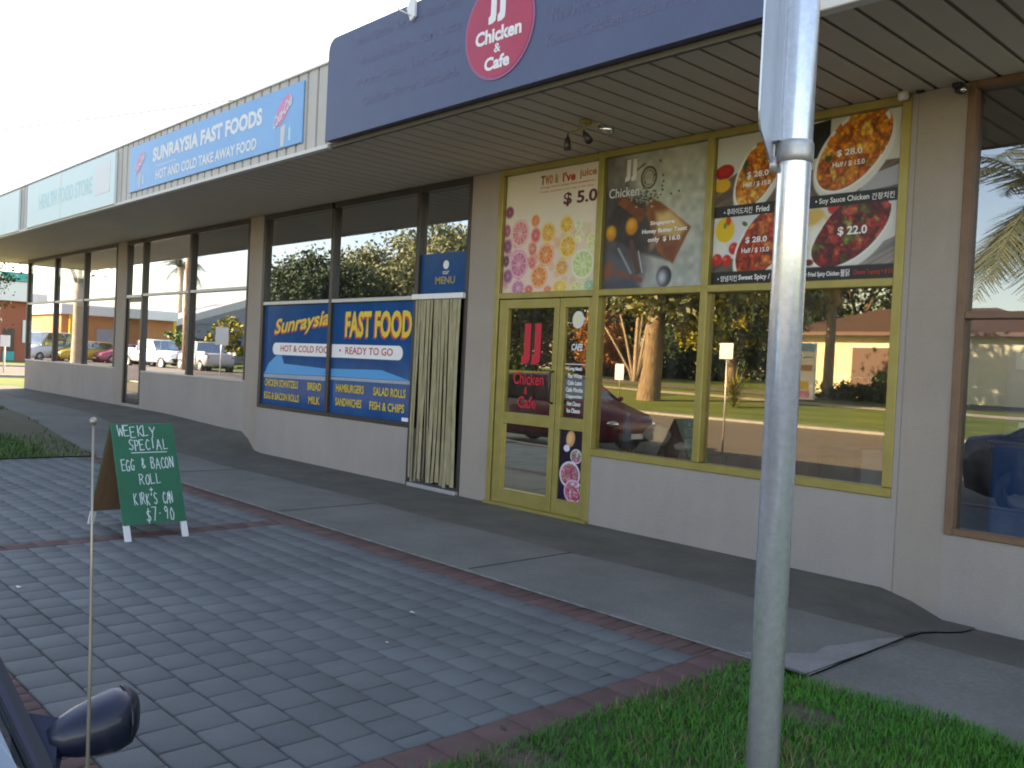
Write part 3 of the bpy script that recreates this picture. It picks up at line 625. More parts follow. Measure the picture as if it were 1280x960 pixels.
def script_logo(t, cx, cz, s, y):
    m = MB().prism([(cx+s*(.34*math.cos(a)*.75-.16*math.sin(a)*.55), cz+s*(.34*math.cos(a)*.62+.16*math.sin(a)*.8)) for a in np.linspace(0, 2*math.pi, 28, endpoint=False)], 'y', y, y+.002).build('emblem', 'pink', t)
    text('emblem_lettering', 'Coca-Cola', cx-.31*s, cz-.30*s, .62*s, .20*s, y-.003, 'white', t, .025, .35, .001, .36*s)
    MB().prism([(cx-.05*s, cz-.62*s), (cx+.06*s, cz-.62*s), (cx+.11*s, cz-.24*s), (cx-.06*s, cz-.28*s)], 'y', y, y+.002).build('drink_glass', 'offwhite', t)
    MB().prism([(cx+.22*s, cz-.55*s), (cx+.29*s, cz-.55*s), (cx+.29*s, cz-.36*s), (cx+.25*s, cz-.28*s), (cx+.22*s, cz-.36*s)], 'y', y, y+.002).build('drink_bottle', 'aquatext', t)
t = thing('shop_sign', 'long mid blue take-away sign with white capitals on the ribbed awning edge', 'sign', (-10.6, -1.75, 3.64))
MB().bbox((-13.06, -1.768, 3.66), (-8.27, -1.747, 4.30), .006).build('sign_board', 'bluesign', t)
text('lettering', 'SUNRAYSIA FAST FOODS', -12.22, 3.985, 3.08, .19, -1.770, 'white', t, .045)
text('lettering', 'HOT AND COLD TAKE AWAY FOOD', -12.10, 3.735, 2.85, .13, -1.770, 'white', t, .03)
MB().box((-12.1, -1.770, 3.915), (-11.45, -1.7685, 3.925)).build('rule', 'white', t)
script_logo(t, -8.68, 4.06, .62, -1.7705); script_logo(t, -12.68, 4.04, .55, -1.7705)
t = thing('shop_sign', 'pale aqua and white health food sign on the far part of the awning', 'sign', (-15.8, -1.75, 3.6))
MB().bbox((-18.04, -1.79, 3.56), (-13.60, -1.747, 4.33), .006).build('sign_board', 'paleaqua', t)
text('lettering', 'HEALTH FOOD STORE', -17.3, 3.82, 2.75, .26, -1.792, 'aquatext', t, .02)
MB().bbox((-14.42, -1.794, 3.76), (-13.78, -1.7905, 4.22), .002).build('emblem', 'white', t)
MB().box((-16.1, -1.7915, 3.57), (-16.085, -1.789, 4.32)).build('panel_joint', 'silver', t)
t = thing('shop_sign', 'pale aqua sign panel at the far left end of the awning', 'sign', (-21, -1.75, 3.6))
MB().bbox((-24.2, -1.79, 3.56), (-18.6, -1.747, 4.33), .006).build('sign_board', 'paleaqua', t)

# ------------------------------------------------------------------ printed panels of the cafe
def pz(x0, x1, z0, z1, W, base): return Paint(x1-x0, z1-z0, W, base)
# juice
t = thing('poster', 'juice poster of citrus slices with the price in maroon, above the cafe door', 'poster', (-6.42, .04, 2.25))
p = pz(-7.085, -5.76, 2.245, 3.483, 230, (.92, .87, .78))
p.img = p.img*(1-.0*p.v[..., None]); p.noise(.03, 3, 1)
def jc(x, y):
    u = (x-(135-25*((y-115)/680.)))/500.; t0 = 155-80*u; return u, (y-t0)/(800-15*u-t0)
K = 1/700.
wash = np.clip((p.v-.42-.12*vnoise(p.X*4, p.Y*4, 5))*7, 0, 1); p.mix(wash*.6, (.93, .76, .70))
for i in range(60):
    u, v = rng.rand(), .48+.52*rng.rand(); c = [(.80, .30, .45), (.85, .45, .30), (.90, .55, .25), (.88, .62, .30), (.80, .76, .45)][min(4, int(u*5))]
    p.ell(u, v, .02+.02*rng.rand(), .02+.02*rng.rand(), c, 0, 4, .38)
for x, y, rx, ry, ri, fl in ((148, 352, 26, 36, (.55, .15, .25), (.42, .08, .22)), (135, 455, 22, 40, (.75, .35, .45), (.62, .18, .35)), (210, 468, 54, 82, (.92, .62, .60), (.88, .45, .48)),
    (297, 400, 24, 36, (.92, .45, .15), (.92, .40, .12)), (298, 480, 28, 46, (.86, .30, .28), (.85, .25, .25)), (138, 540, 26, 44, (.50, .18, .35), (.45, .10, .32)), (282, 555, 25, 44, (.92, .42, .30), (.90, .36, .25)),
    (204, 640, 56, 84, (.88, .45, .60), (.80, .38, .55)), (130, 622, 20, 36, (.40, .10, .25), (.35, .05, .22)), (280, 632, 22, 38, (.90, .36, .34), (.88, .30, .30)), (367, 466, 41, 60, (.95, .70, .15), (.93, .62, .10)),
    (464, 422, 36, 50, (.95, .78, .15), (.92, .66, .08)), (355, 588, 46, 64, (.93, .52, .18), (.92, .42, .12)), (470, 545, 46, 66, (.95, .78, .20), (.90, .64, .08)), (525, 425, 22, 30, (.88, .90, .74), (.86, .88, .68)),
    (530, 490, 26, 36, (.92, .90, .70), (.90, .88, .60)), (592, 520, 30, 50, (.90, .90, .62), (.86, .86, .52)), (440, 660, 36, 48, (.92, .66, .25), (.86, .56, .18)), (546, 642, 62, 86, (.85, .93, .70), (.74, .84, .52)),
    (318, 710, 48, 68, (.94, .52, .14), (.92, .44, .12)), (200, 772, 42, 50, (.86, .55, .68), (.74, .40, .58)), (140, 706, 30, 44, (.60, .28, .48), (.50, .16, .40)), (430, 770, 42, 44, (.95, .80, .25), (.92, .74, .20)),
    (518, 770, 36, 34, (.88, .90, .62), (.80, .84, .50)), (262, 780, 26, 26, (.86, .36, .28), (.84, .30, .24)), (580, 760, 28, 34, (.55, .80, .60), (.45, .74, .55)), (365, 780, 22, 22, (.90, .45, .25), (.90, .4, .2))):
    u, v = jc(x, y); p.citrus(u, v, rx*K*p.asp*1.32, ri, fl, ry*K, rng.rand()*3)
p.img = p.img*.80+np.array((.93, .86, .78))*.20
p.build('printed_sheet', -7.085, 2.245, .036, t)
y = .033
for s_, u0, w_, c in (('T', .385, .045, 'brown'), ('wo', .43, .085, 'orange'), ('&', .535, .04, 'gold'), ("I've", .62, .13, 'redl'), ('juice', .79, .17, 'orange')):
    text('lettering', s_, -7.085+1.325*u0, 3.335, 1.325*w_, .095, y, c, t, .03)
text('lettering', 'orange lemon grape lime grapefruit', -6.58, 3.295, .74, .022, y, 'redl', t, .01)
text('lettering', 'freshly squeezed every day in the shop', -6.58, 3.25, .74, .022, y, 'orange', t, .01)
text('lettering', '$ 5.0', -6.24, 3.085, .45, .14, y, 'maroon', t, .03)
# tea and cake
t = thing('poster', 'pale grey poster of cake on a wooden board with kettle and spoons', 'poster', (-5.1, .04, 2.25))
p = pz(-5.675, -4.525, 2.245, 3.483, 220, (.71, .71, .63)); p.noise(.05, 4, 2); p.noise(.04, 25, 4)
p.mix(np.clip((p.v-.35)*1.4, 0, 1)*.5, (.62, .64, .68))
q = lambda x, y: ((x-(60-22*(y-70)/850.))/675., (y-(70-65*((x-60)/675.)))/(935-(70-65*((x-60)/675.))-12*((x-60)/675.)))
P = lambda *a: [q(*k) for k in a]
dk = np.clip(1.1-np.hypot((p.u-.0)*1.1, (p.v-.78)*.85)*1.55+.5*(vnoise(p.X*5, p.Y*5, 6)-.5), 0, 1); p.mix(np.clip(dk*2.2, 0, 1)*.86, (.25, .23, .25))
p.poly(P((70, 470), (150, 360), (300, 330), (500, 660), (480, 790), (300, 700), (80, 640)), (.20, .16, .15), 8, .8)
p.ell(*q(350, 210), .075, .085, (.34, .26, .20)); p.ell(*q(350, 210), .060, .070, (.66, .66, .58)); p.ell(*q(350, 210), .048, .056, (.38, .30, .22)); p.ell(*q(350, 210), .042, .050, (.69, .69, .61))
p.line(*q(250, 170), *q(320, 118), .006, (.36, .28, .22)); p.line(*q(215, 215), *q(190, 255), .006, (.3, .27, .24))
p.poly(P((130, 360), (170, 315), (350, 440), (300, 500)), (.50, .27, .15), 4); p.poly(P((140, 375), (175, 330), (225, 365), (190, 410)), (.58, .32, .20), 4)
p.poly(P((370, 345), (440, 380), (630, 545), (520, 780), (420, 700), (330, 420)), (.55, .32, .17), 3); p.poly(P((400, 440), (500, 430), (600, 540), (560, 620), (420, 590)), (.80, .66, .42), 10)
p.poly(P((420, 600), (560, 610), (520, 760), (470, 740)), (.50, .28, .17), 6); p.noise(.10, 22, 8)
for x, y, r in ((95, 565, .052), (240, 525, .058)): p.ell(*q(x, y), r, r*1.12, (.80, .50, .08), 0, 5); p.ell(*q(x-4, y-14), r*.6, r*.6, (.90, .66, .14), 0, 8)
for i in range(90):
    x, y = rng.normal(335, 45), rng.normal(335, 40); p.ell(*q(x, y), .006+.006*rng.rand(), .005, (.18, .19, .16) if rng.rand() < .6 else (.72, .72, .66))
for x, y in ((425, 105), (445, 200), (448, 240), (440, 270), (440, 295), (500, 325), (550, 310), (400, 325), (412, 345)): p.ell(*q(x, y), .008, .009, (.28, .27, .22))
p.poly(P((60, 690), (330, 800), (330, 860), (40, 900)), (.36, .36, .40), 14, .8); p.ell(*q(80, 810), .045, .075, (.52, .33, .24), .2, 4); p.line(*q(110, 820), *q(310, 880), .020, (.50, .32, .25))
p.line(*q(240, 630), *q(290, 820), .022, (.36, .24, .20)); p.line(*q(150, 670), *q(240, 830), .010, (.55, .56, .58)); p.line(*q(290, 690), *q(320, 830), .005, (.72, .72, .72))
p.ell(*q(390, 640), .03, .06, (.58, .45, .38), .5, 6); p.poly(P((40, 920), (250, 860), (320, 940), (40, 945)), (.30, .30, .36), 10)
p.ell(*q(465, 860), .066, .076, (.20, .20, .22), 0, 3); p.ell(*q(455, 865), .040, .050, (.62, .62, .66), 0, 14); p.ell(*q(450, 868), .018, .024, (.82, .82, .86), 0, 14)
p.build('printed_sheet', -5.675, 2.245, .036, t); y = .033
jj(-5.44, 3.24, .20, y, 'offwhite', t); text('lettering', 'Chicken', -5.64, 3.10, .36, .09, y, 'offwhite', t, .01)
text('lettering', 'Singapore', -5.13, 2.80, .27, .045, y, 'white', t, .03); text('lettering', 'Honey Butter Toast', -5.22, 2.725, .50, .05, y, 'white', t, .03)
text('lettering', 'only  $ 16.0', -5.15, 2.645, .36, .055, y, 'white', t, .03)
# four chicken dishes
t = thing('poster', 'four part menu poster of fried chicken bowls with prices and black caption bars', 'poster', (-3.65, .04, 2.25))
X0, X1 = -4.443, -2.865
p = pz(X0, X1, 2.245, 3.483, 300, (.80, .79, .74)); HF = [(.90, .54, .14), (.84, .44, .09), (.94, .66, .26), (.74, .34, .07), (.88, .50, .12)]
SW = [(.72, .22, .10), (.80, .34, .14), (.86, .46, .18), (.60, .16, .08)]; ST = [(.62, .14, .11), (.48, .10, .10), (.74, .28, .20), (.34, .30, .10), (.40, .07, .10)]
def wood(pts, seed, c=(.42, .34, .28)):
    m = p.polym(pts); st = (.8+.4*vnoise(p.X*6+p.Y*2, (p.Y*1.0+p.X*.5)*60, seed))[..., None]; p.mix(m, np.array(c)*st)
def bowl(cx, cy, rx, ry, ang, cols, seed, n=260):
    p.ell(cx+.006, cy+.028, rx*1.11, ry*1.14, (.86, .85, .82), ang, 2); p.ell(cx, cy, rx*1.06, ry*1.07, (.93, .92, .89), ang, 2)
    m, d, a = p.em(cx, cy+.004, rx*.985, ry*.96, ang); m2, d2, a2 = p.em(cx+.02, cy-.035, rx*.93, ry*1.0, ang)
    m = np.maximum(m, m2*(vnoise(p.X*22, p.Y*22, seed+9) > .32)); p.mix(m, np.array(cols[0])*.7)
    p.blobs(m, cols, int(n*.8), .026, .060, seed, (max(0, cx-rx/p.asp*1.2), max(0, cy-rx*1.1), min(1, cx+rx/p.asp*1.2), min(1, cy+rx*1.1)))
wood([(.0, .33), (.13, .25), (.5, .33), (.5, .49), (0, .49)], 2); wood([(.5, .30), (1, .30), (1, .49), (.5, .49)], 3)
p.poly([(.43, .0), (.50, .0), (.50, .28), (.43, .28)], (.13, .11, .11)); p.poly([(.52, .02), (.645, .0), (.645, .22), (.52, .24)], (.13, .11, .11))
p.poly([(.85, .38), (1, .33), (1, .45), (.80, .48)], (.66, .66, .68)); p.ell(.60, .31, .045, .07, (.70, .62, .52), .3, 3); p.ell(.52, .36, .02, .02, (.75, .28, .16))
p.ell(.05, .235, .075, .05, (.62, .08, .08), -.15, 2); p.ell(.05, .225, .055, .03, (.75, .14, .10), -.15, 2); p.ell(.04, .325, .065, .045, (.88, .66, .10), -.1, 2)
bowl(.25, .27, .235, .135, -1.05, HF, 31, 360); p.ell(.18, .21, .018, .04, (.24, .32, .12), .3, 2)
bowl(.76, .215, .275, .175, -.80, HF, 32, 460); p.ell(.64, .245, .025, .02, (.22, .30, .12), 0, 2)
p.poly([(0, .535), (.5, .535), (.5, .92), (0, .92)], (.84, .84, .84)); p.poly([(.5, .535), (1, .535), (1, .92), (.5, .92)], (.84, .83, .80))
wood([(0, .84), (.22, .82), (.5, .9), (.5, .92), (0, .92)], 4, (.36, .32, .28)); wood([(.90, .80), (1, .75), (1, .92), (.80, .92)], 5, (.56, .53, .50))
p.ell(.07, .63, .075, .085, (.90, .74, .08), 0, 2); p.ell(.09, .57, .02, .03, (.85, .22, .10), 0, 2); p.ell(.07, .60, .012, .02, (.35, .50, .12), 0, 2)
p.ell(.05, .755, .05, .045, (.88, .87, .82), 0, 3)
for x, y in ((.03, .83), (.09, .84), (.13, .76)): p.ell(x, y, .038, .04, (.80, .14, .08), 0, 2); p.ell(x-.01, y-.012, .012, .012, (.92, .42, .34), 0, 4)
p.ell(.19, .60, .022, .014, (.30, .40, .18), .5)
bowl(.30, .74, .25, .155, -.85, SW, 33, 360)
p.ell(.585, .68, .105, .13, (.86, .78, .58), 0, 2); p.ell(.59, .69, .085, .105, (.88, .85, .78), 0, 3); p.ell(.57, .60, .08, .05, (.86, .70, .36), -.3, 5); p.ell(.60, .72, .05, .06, (.93, .91, .86), 0, 6)
p.ell(.69, .55, .05, .045, (.78, .20, .14), 0, 2); p.ell(.83, .545, .05, .012, (.35, .58, .25), -.2, 2)
bowl(.765, .715, .275, .155, -.62, ST, 34, 460)
m, _, _ = p.em(.765, .70, .22, .11, -.60); p.blobs(m, [(.42, .56, .16), (.55, .66, .25)], 60, .008, .016, 36, (.55, .5, 1, .95))
p.ell(.565, .885, .03, .02, (.40, .16, .10), 0, 2)
for v0, v1 in ((.468, .545), (.915, 1.01)): p.poly([(-.1, v0), (1.1, v0), (1.1, v1), (-.1, v1)], (.13, .125, .13))
p.build('printed_sheet', X0, 2.245, .036, t); y = .033; Z = lambda v: 3.483-1.238*v; U = lambda u: X0+1.578*u
text('lettering', '• 후라이드치킨', U(.06), Z(.532), .27, .055, y, 'white', t, .01); text('lettering', 'Fried', U(.255), Z(.53), .12, .05, y, 'white', t, .02)
text('lettering', '• Soy Sauce Chicken', U(.585), Z(.532), .43, .055, y, 'white', t, .015); text('lettering', '간장치킨', U(.87), Z(.53), .17, .05, y, 'white', t, .01)
text('lettering', '• 양념치킨', U(.04), Z(.982), .19, .05, y, 'white', t, .01); text('lettering', 'Sweet Spicy / Spicy', U(.17), Z(.985), .42, .055, y, 'white', t, .02)
text('lettering', '• Stir Fried Spicy Chicken', U(.52), Z(.982), .33, .046, y, 'white', t, .02); text('lettering', '불닭', U(.735), Z(.98), .075, .055, y, 'white', t, .01)
text('lettering', 'Cheese Topping + $ 3.0', U(.80), Z(.98), .30, .045, y, 'redl', t, .01)
text('lettering', '$ 28.0', U(.685), Z(.245), .20, .055, y, 'white', t, .02); text('lettering', 'Half / $ 15.0', U(.665), Z(.31), .255, .045, y, 'white', t, .02)
text('lettering', '$ 22.0', U(.71), Z(.735), .23, .075, y, 'white', t, .025)
text('lettering', '$ 28.0', U(.19), Z(.30), .20, .055, y, 'white', t, .02); text('lettering', 'Half / $ 15.0', U(.17), Z(.36), .255, .045, y, 'white', t, .02)
text('lettering', '$ 28.0', U(.20), Z(.735), .20, .055, y, 'white', t, .02); text('lettering', 'Half / $ 15.0', U(.18), Z(.80), .255, .045, y, 'white', t, .02)
# dessert sheet low in the side light
t = thing('poster', 'narrow dark poster of dessert bowls low in the panel beside the cafe door', 'poster', (-5.95, .02, .18))
p = pz(-6.11, -5.80, .18, .87, 90, (.13, .10, .20)); p.noise(.3, 6, 3)
def plate(cx, cy, r, cols, sd, rim=(.90, .86, .88)):
    p.ell(cx, cy, r, r*.95, rim); m = p.ell(cx, cy, r*.86, r*.8, (.75, .45, .50)); p.blobs(m, cols, 90, .018, .035, sd, (max(0, cx-.5), cy-.25, min(1, cx+.5), cy+.25))
p.ell(.45, .12, .085, .12, (.86, .60, .42), .2, 3); p.ell(.42, .11, .05, .08, (.92, .75, .50), .2, 6); p.ell(.30, .26, .06, .05, (.88, .88, .92), 0, 2)
plate(.72, .36, .11, [(.55, .66, .45), (.75, .72, .70), (.45, .58, .40)], 41); plate(.48, .63, .20, [(.80, .30, .38), (.86, .55, .60), (.70, .22, .30), (.55, .60, .40)], 42); plate(.66, .86, .18, [(.88, .25, .32), (.92, .70, .74), (.85, .88, .90), (.60, .20, .50)], 43, (.90, .70, .82))
p.build('printed_sheet', -6.11, .18, .017, t)
# lettering on the cafe door glass
t = thing('window_lettering', 'red cafe name lettering stuck on the glass of the cafe door', 'window lettering', (-6.6, .02, 1.1))
jj(-6.70, 1.50, .42, .018, 'redfilm', t); text('lettering', 'Chicken', -6.83, 1.285, .45, .13, .018, 'redfilm', t, .02); text('lettering', '&', -6.66, 1.19, .05, .075, .018, 'redfilm', t, .02); text('lettering', 'Cafe', -6.75, 1.045, .27, .12, .018, 'redfilm', t, .02)
t = thing('window_lettering', 'white coffee menu with a cup picture in the narrow panel beside the cafe door', 'window lettering', (-5.95, .02, 1.0))
text('lettering', 'CAFE', -5.945, 1.655, .145, .065, .018, 'white', t, .03, align='C')
MB().box((-6.09, .017, 1.515), (-5.82, .019, 1.522)).build('rule', 'white', t)
for i, s_ in enumerate(('Long black', 'Flat White', 'Cafe Latte', 'Cafe Mocha', 'Cappuccino', 'Hot Choco', 'Ice Choco')):
    text('lettering', s_, -5.955, 1.45-i*.068, [.19, .185, .19, .225, .215, .18, .175][i], .044, .018, 'white', t, .03, align='C')
disc('cup_saucer', -5.945, 1.955, .075, .018, 'offwhite', t, .085); disc('cup', -5.95, 1.96, .048, .0145, 'cream', t, .055)
MB().bbox((-5.885, .012, 1.95), (-5.85, .017, 1.975), .002).build('cup_handle', 'offwhite', t)
t = tag(MB().add([(-6.108, .0215, .995), (-5.802, .0215, .995), (-5.802, .0215, 2.07), (-6.108, .0215, 2.07)], [(0, 1, 2, 3)]).build('tinted_film', M['g_jj'], None, (-5.95, .0215, 1.0)), 'smoky film behind the white coffee menu in the side panel', 'window film')

# ------------------------------------------------------------------ take-away window sign
M['navyblue'].node_tree.nodes['Principled BSDF'].inputs['Roughness'].default_value = .12
t = thing('window_sign', 'bright blue window sign in two panes listing take-away food in yellow', 'window sign', (-10.5, .09, .73))
for x0, x1 in ((-12.333, -10.502), (-10.428, -8.602)):
    MB().box((x0, .032, .737), (x1, .038, 2.203)).build('sign_panel', 'navyblue', t)
y = .028; Z = lambda v: 2.203-1.466*v
L = lambda u: -12.333+1.831*u; Q = lambda u: -10.428+1.826*u
def shadowed(s_, x, z, w, h, b, sh, rise_=0.):
    text('lettering_shadow', s_, x-.022, z-.022, w, h, y+.0015, 'redl', t, b*1.4, sh, .001, rise_); text('lettering', s_, x, z, w, h, y-.001, 'yellow', t, b, sh, .001, rise_)
shadowed('Sunraysia', L(.17), Z(.335), 1.50, .28, .02, .25, .14)
shadowed('FAST FOOD', Q(.17), Z(.31), 1.46, .34, .035, 0)
def rrect(name, x0, x1, z0, z1, m, r0=0, r1=0, yy=None):
    yy = y+.001 if yy is None else yy; h = (z1-z0)/2; zc = (z0+z1)/2; pts = []
    pts += [(x1-h+h*math.cos(a), zc+h*math.sin(a)) for a in np.linspace(-math.pi/2, math.pi/2, 9)] if r1 else [(x1, z0), (x1, z1)]
    pts += [(x0+h+h*math.cos(a), zc+h*math.sin(a)) for a in np.linspace(math.pi/2, 1.5*math.pi, 9)] if r0 else [(x0, z1), (x0, z0)]
    return MB().prism(pts, 'y', yy, yy+.002).build(name, m, t)
rrect('white_band', L(.15), L(1), Z(.495), Z(.375), 'white', 1, 0); rrect('white_band', Q(0), Q(.88), Z(.495), Z(.375), 'white', 0, 1)
text('lettering', 'HOT & COLD FOO', L(.28), Z(.462), 1.30, .095, y-.001, 'redl', t, .015); text('lettering', '•  READY TO GO', Q(.10), Z(.462), 1.22, .095, y-.001, 'redl', t, .015)
MB().prism([(L(.02), Z(.69)), (L(1), Z(.67)), (L(1), Z(.605)), (L(.34), Z(.58)), (L(.30), Z(.50)), (L(.22), Z(.50)), (L(.10), Z(.58))], 'y', y+.001, y+.003).build('cyan_band', 'skyblue', t)
MB().prism([(Q(0), Z(.67)), (Q(.98), Z(.66)), (Q(.64), Z(.585)), (Q(0), Z(.60))], 'y', y+.001, y+.003).build('cyan_band', 'skyblue', t)
MB().prism([(L(.02), Z(.73)), (L(1), Z(.715)), (L(1), Z(.675)), (L(.02), Z(.695))], 'y', y+.0005, y+.003).build('pale_band', 'tin', t)
MB().prism([(Q(0), Z(.70)), (Q(1), Z(.69)), (Q(1), Z(.662)), (Q(0), Z(.675))], 'y', y+.0005, y+.003).build('pale_band', 'tin', t)
for s_, x, v, w in (('CHICKEN SCHNITZELS', L(.04), .815, .98), ('BREAD', L(.72), .815, .36), ('EGG & BACON ROLLS', L(.04), .945, 1.02), ('MILK', L(.74), .945, .30),
                    ('HAMBURGERS', Q(.08), .805, .66), ('SALAD ROLLS', Q(.56), .805, .68), ('SANDWICHES', Q(.08), .93, .62), ('FISH & CHIPS', Q(.52), .93, .74)):
    text('lettering', s_, x, Z(v), w, .105, y-.001, 'yellow', t, .02)
MB().box((Q(.90), y, Z(.995)), (Q(.99), y+.002, Z(.965))).build('maker_sticker', 'white', t)
MB().box((Q(.975), y, Z(.50)), (Q(.995), y+.002, Z(.47))).build('small_sticker', 'white', t)
t = thing('window_sign', 'small blue menu sign in the fanlight over the strip curtain', 'window sign', (-8.1, .09, 2.27))
MB().box((-8.525, .032, 2.275), (-7.665, .038, 2.74)).build('sign_panel', 'navyblue', t)
text('lettering', 'MENU', -8.25, 2.38, .36, .085, .0305, 'gold', t, .025); text('lettering', 'our', -8.12, 2.49, .12, .04, .0305, 'offwhite', t, .01); disc('cup_picture', -8.06, 2.60, .05, .0305, 'white', t)
t = tag(MB().bbox((-11.30, .22, 2.27), (-10.55, .25, 3.02), .004).build('inside_poster', 'fridge', None, (-10.9, .23, 2.27)), 'dark blue poster seen behind the upper glass of the take-away', 'poster')
# strip curtain
t = thing('strip_curtain', 'faded yellow plastic strip curtain hanging in the take-away doorway', 'strip curtain', (-8.08, .0, .03))
MB().bbox((-8.56, -.075, 2.20), (-7.62, -.02, 2.262), .006).build('header_rail', 'white', t)
rs = np.random.RandomState(5); x = -8.51; i = 0
while x < -7.67:
    wd = rs.uniform(.036, .052); n = 12; sw = rs.uniform(-.02, .02); ph = rs.uniform(0, 6); zb = .06+rs.uniform(0, .05); twist = rs.uniform(-.5, .5)
    vs = []
    for k in range(n+1):
        f = k/n; z = 2.20+(zb-2.20)*f; xc = x+wd/2+sw*f+.006*math.sin(ph+f*5); yc = -.045+.015*math.sin(ph+f*4)*f; a = twist*f
        for s_ in (-1, 0, 1): vs.append((xc+s_*wd/2*math.cos(a), yc+s_*wd/2*math.sin(a)-(.006 if s_ == 0 else 0), z))
    MB().add(vs, [(k*3+j, k*3+j+1, k*3+j+4, k*3+j+3) for k in range(n) for j in (0, 1)], True).build('strip', 'curtain', t)
    x += wd*rs.uniform(.9, 1.55); i += 1
tag(MB().lathe([(.001, .02), (.14, .02), (.17, .42), (.18, .44), (.15, .44), (.13, .06), (.001, .06)], (-7.98, .55, .25), 18).build('tub', 'orange', None, (-7.98, .55, .25)), 'orange plastic tub half hidden behind the strip curtain', 'tub')
tag(MB().bbox((-8.4, .35, .012), (-7.7, .75, .268), .01).build('crate', 'black', None, (-8.05, .55, .012)), 'dark crate under the orange tub behind the strip curtain', 'crate')
tag(MB().bbox((-8.52, -.06, .0), (-7.62, .0, .045), .006).build('doorway_sill', 'silver', None, (-8.07, -.03, 0)), 'worn metal threshold under the strip curtain', 'threshold')

# ------------------------------------------------------------------ fittings under the awning
t = thing('spotlight_bar', 'brass bar with three small spotlights under the awning boards', 'spotlight', (-5.1, -.87, 3.55))
MB().lathe([(.001, 0), (.055, 0), (.055, -.025), (.02, -.035), (.001, -.035)], (-5.12, -.90, 3.55), 14).build('ceiling_rose', 'gold', t)
MB().tube([(-5.12, -.90, 3.52), (-5.12, -.90, 3.49)], .008, 8).tube([(-5.36, -.86, 3.487), (-4.92, -.94, 3.487)], .008, 8).build('bar', 'gold', t)
for (x, y, dx, dy, dz, m) in ((-5.36, -.86, .02, -.02, -.11, 'bronze'), (-5.14, -.895, .09, -.03, -.09, 'bronze'), (-4.94, -.935, .12, .03, -.035, 'chrome')):
    MB().tube([(x, y, 3.487), (x, y, 3.455), (x+dx*.15, y+dy*.15, 3.45+dz*.1)], .006, 6).tube([(x, y, 3.455), (x+dx*.35, y+dy*.35, 3.455+dz*.35), (x+dx, y+dy, 3.455+dz)], [.014, .026, .034], 12).build('spot_head', m, t)
t = thing('wall_sensor', 'small cream round sensor at the top right corner of the chicken menu poster', 'sensor', (-2.83, -.06, 3.5))
MB().lathe([(.001, 0), (.035, 0), (.038, -.03), (.034, -.055), (.001, -.058)], (-2.83, -.07, 3.55), 14).build('dome', 'offwhite', t); MB().bbox((-2.75, -.06, 3.535), (-2.70, -.02, 3.549), .003).build('cable_clip', 'black', t)
t = thing('security_camera', 'small black security camera under the awning over the brown window', 'security camera', (-2.42, -.09, 3.5))
MB().bbox((-2.50, -.07, 3.515), (-2.44, -.02, 3.549), .004).build('mount', 'black', t); MB().tube([(-2.46, -.05, 3.50), (-2.40, -.13, 3.47)], .028, 10).build('body', 'black', t); MB().tube([(-2.405, -.122, 3.473), (-2.395, -.137, 3.467)], .02, 10).build('lens', 'chrome', t)

# ------------------------------------------------------------------ galvanised pole with its sign plate
C0 = Vector((-1.092, -4.51, 0)); vd = Vector((-.517, .856, 0)); rd = Vector((.856, .517, 0))
t = thing('sign_pole', 'galvanised steel pole standing in the front lawn with a street sign strapped to it', 'pole', C0)
MB().tube([C0+Vector((0, 0, -.1)), C0+Vector((0, 0, 2.0)), C0+Vector((0, 0, 4.0))], .0385, 28).build('pole', 'galv', t)
MB().lathe([(.0386, 1.972), (.0415, 1.974), (.0425, 1.99), (.0425, 2.012), (.0405, 2.02), (.0386, 2.022)], C0, 28).bbox((C0.x-.052, C0.y-.03, 1.975), (C0.x-.036, C0.y+.02, 2.02), .003).build('strap', 'clamp', t)
N = C0-vd*.24-rd*.083; Fp = C0+vd*.03-rd*.050; d_ = (Fp-N).normalized(); nn = Vector((d_.y, -d_.x, 0))
L_ = (Fp-N).length
out = [(L_, 1.965), (L_, 3.3), (0, 3.3), (0, 2.045)]+[(.05-.05*math.cos(a), 2.045-.05*math.sin(a)) for a in np.linspace(.3, math.pi/2, 5)]
b = MB(); k = len(out); vs = [N+d_*q+Vector((0, 0, z))-nn*.0 for q, z in out]+[N+d_*q+Vector((0, 0, z))+nn*.004 for q, z in out]
b.add(vs, [tuple(range(k)), tuple(range(2*k-1, k-1, -1))]+[(i, i+k, (i+1) % k+k, (i+1) % k) for i in range(k)]).build('sign_plate', 'alu', t)
b = MB(); c0 = C0-rd*.040-vd*.012
b.prism([(c0.x-.012, c0.y-.014), (c0.x+.012, c0.y-.014), (c0.x+.012, c0.y+.014), (c0.x-.012, c0.y+.014)], 'z', 2.021, 3.25).build('mounting_rail', 'alu', t)
b = MB().tube([c0+Vector((-.004, -.006, 1.95)), c0+Vector((-.004, -.006, 1.985))], .009, 8).build('bolt', 'clamp', t)

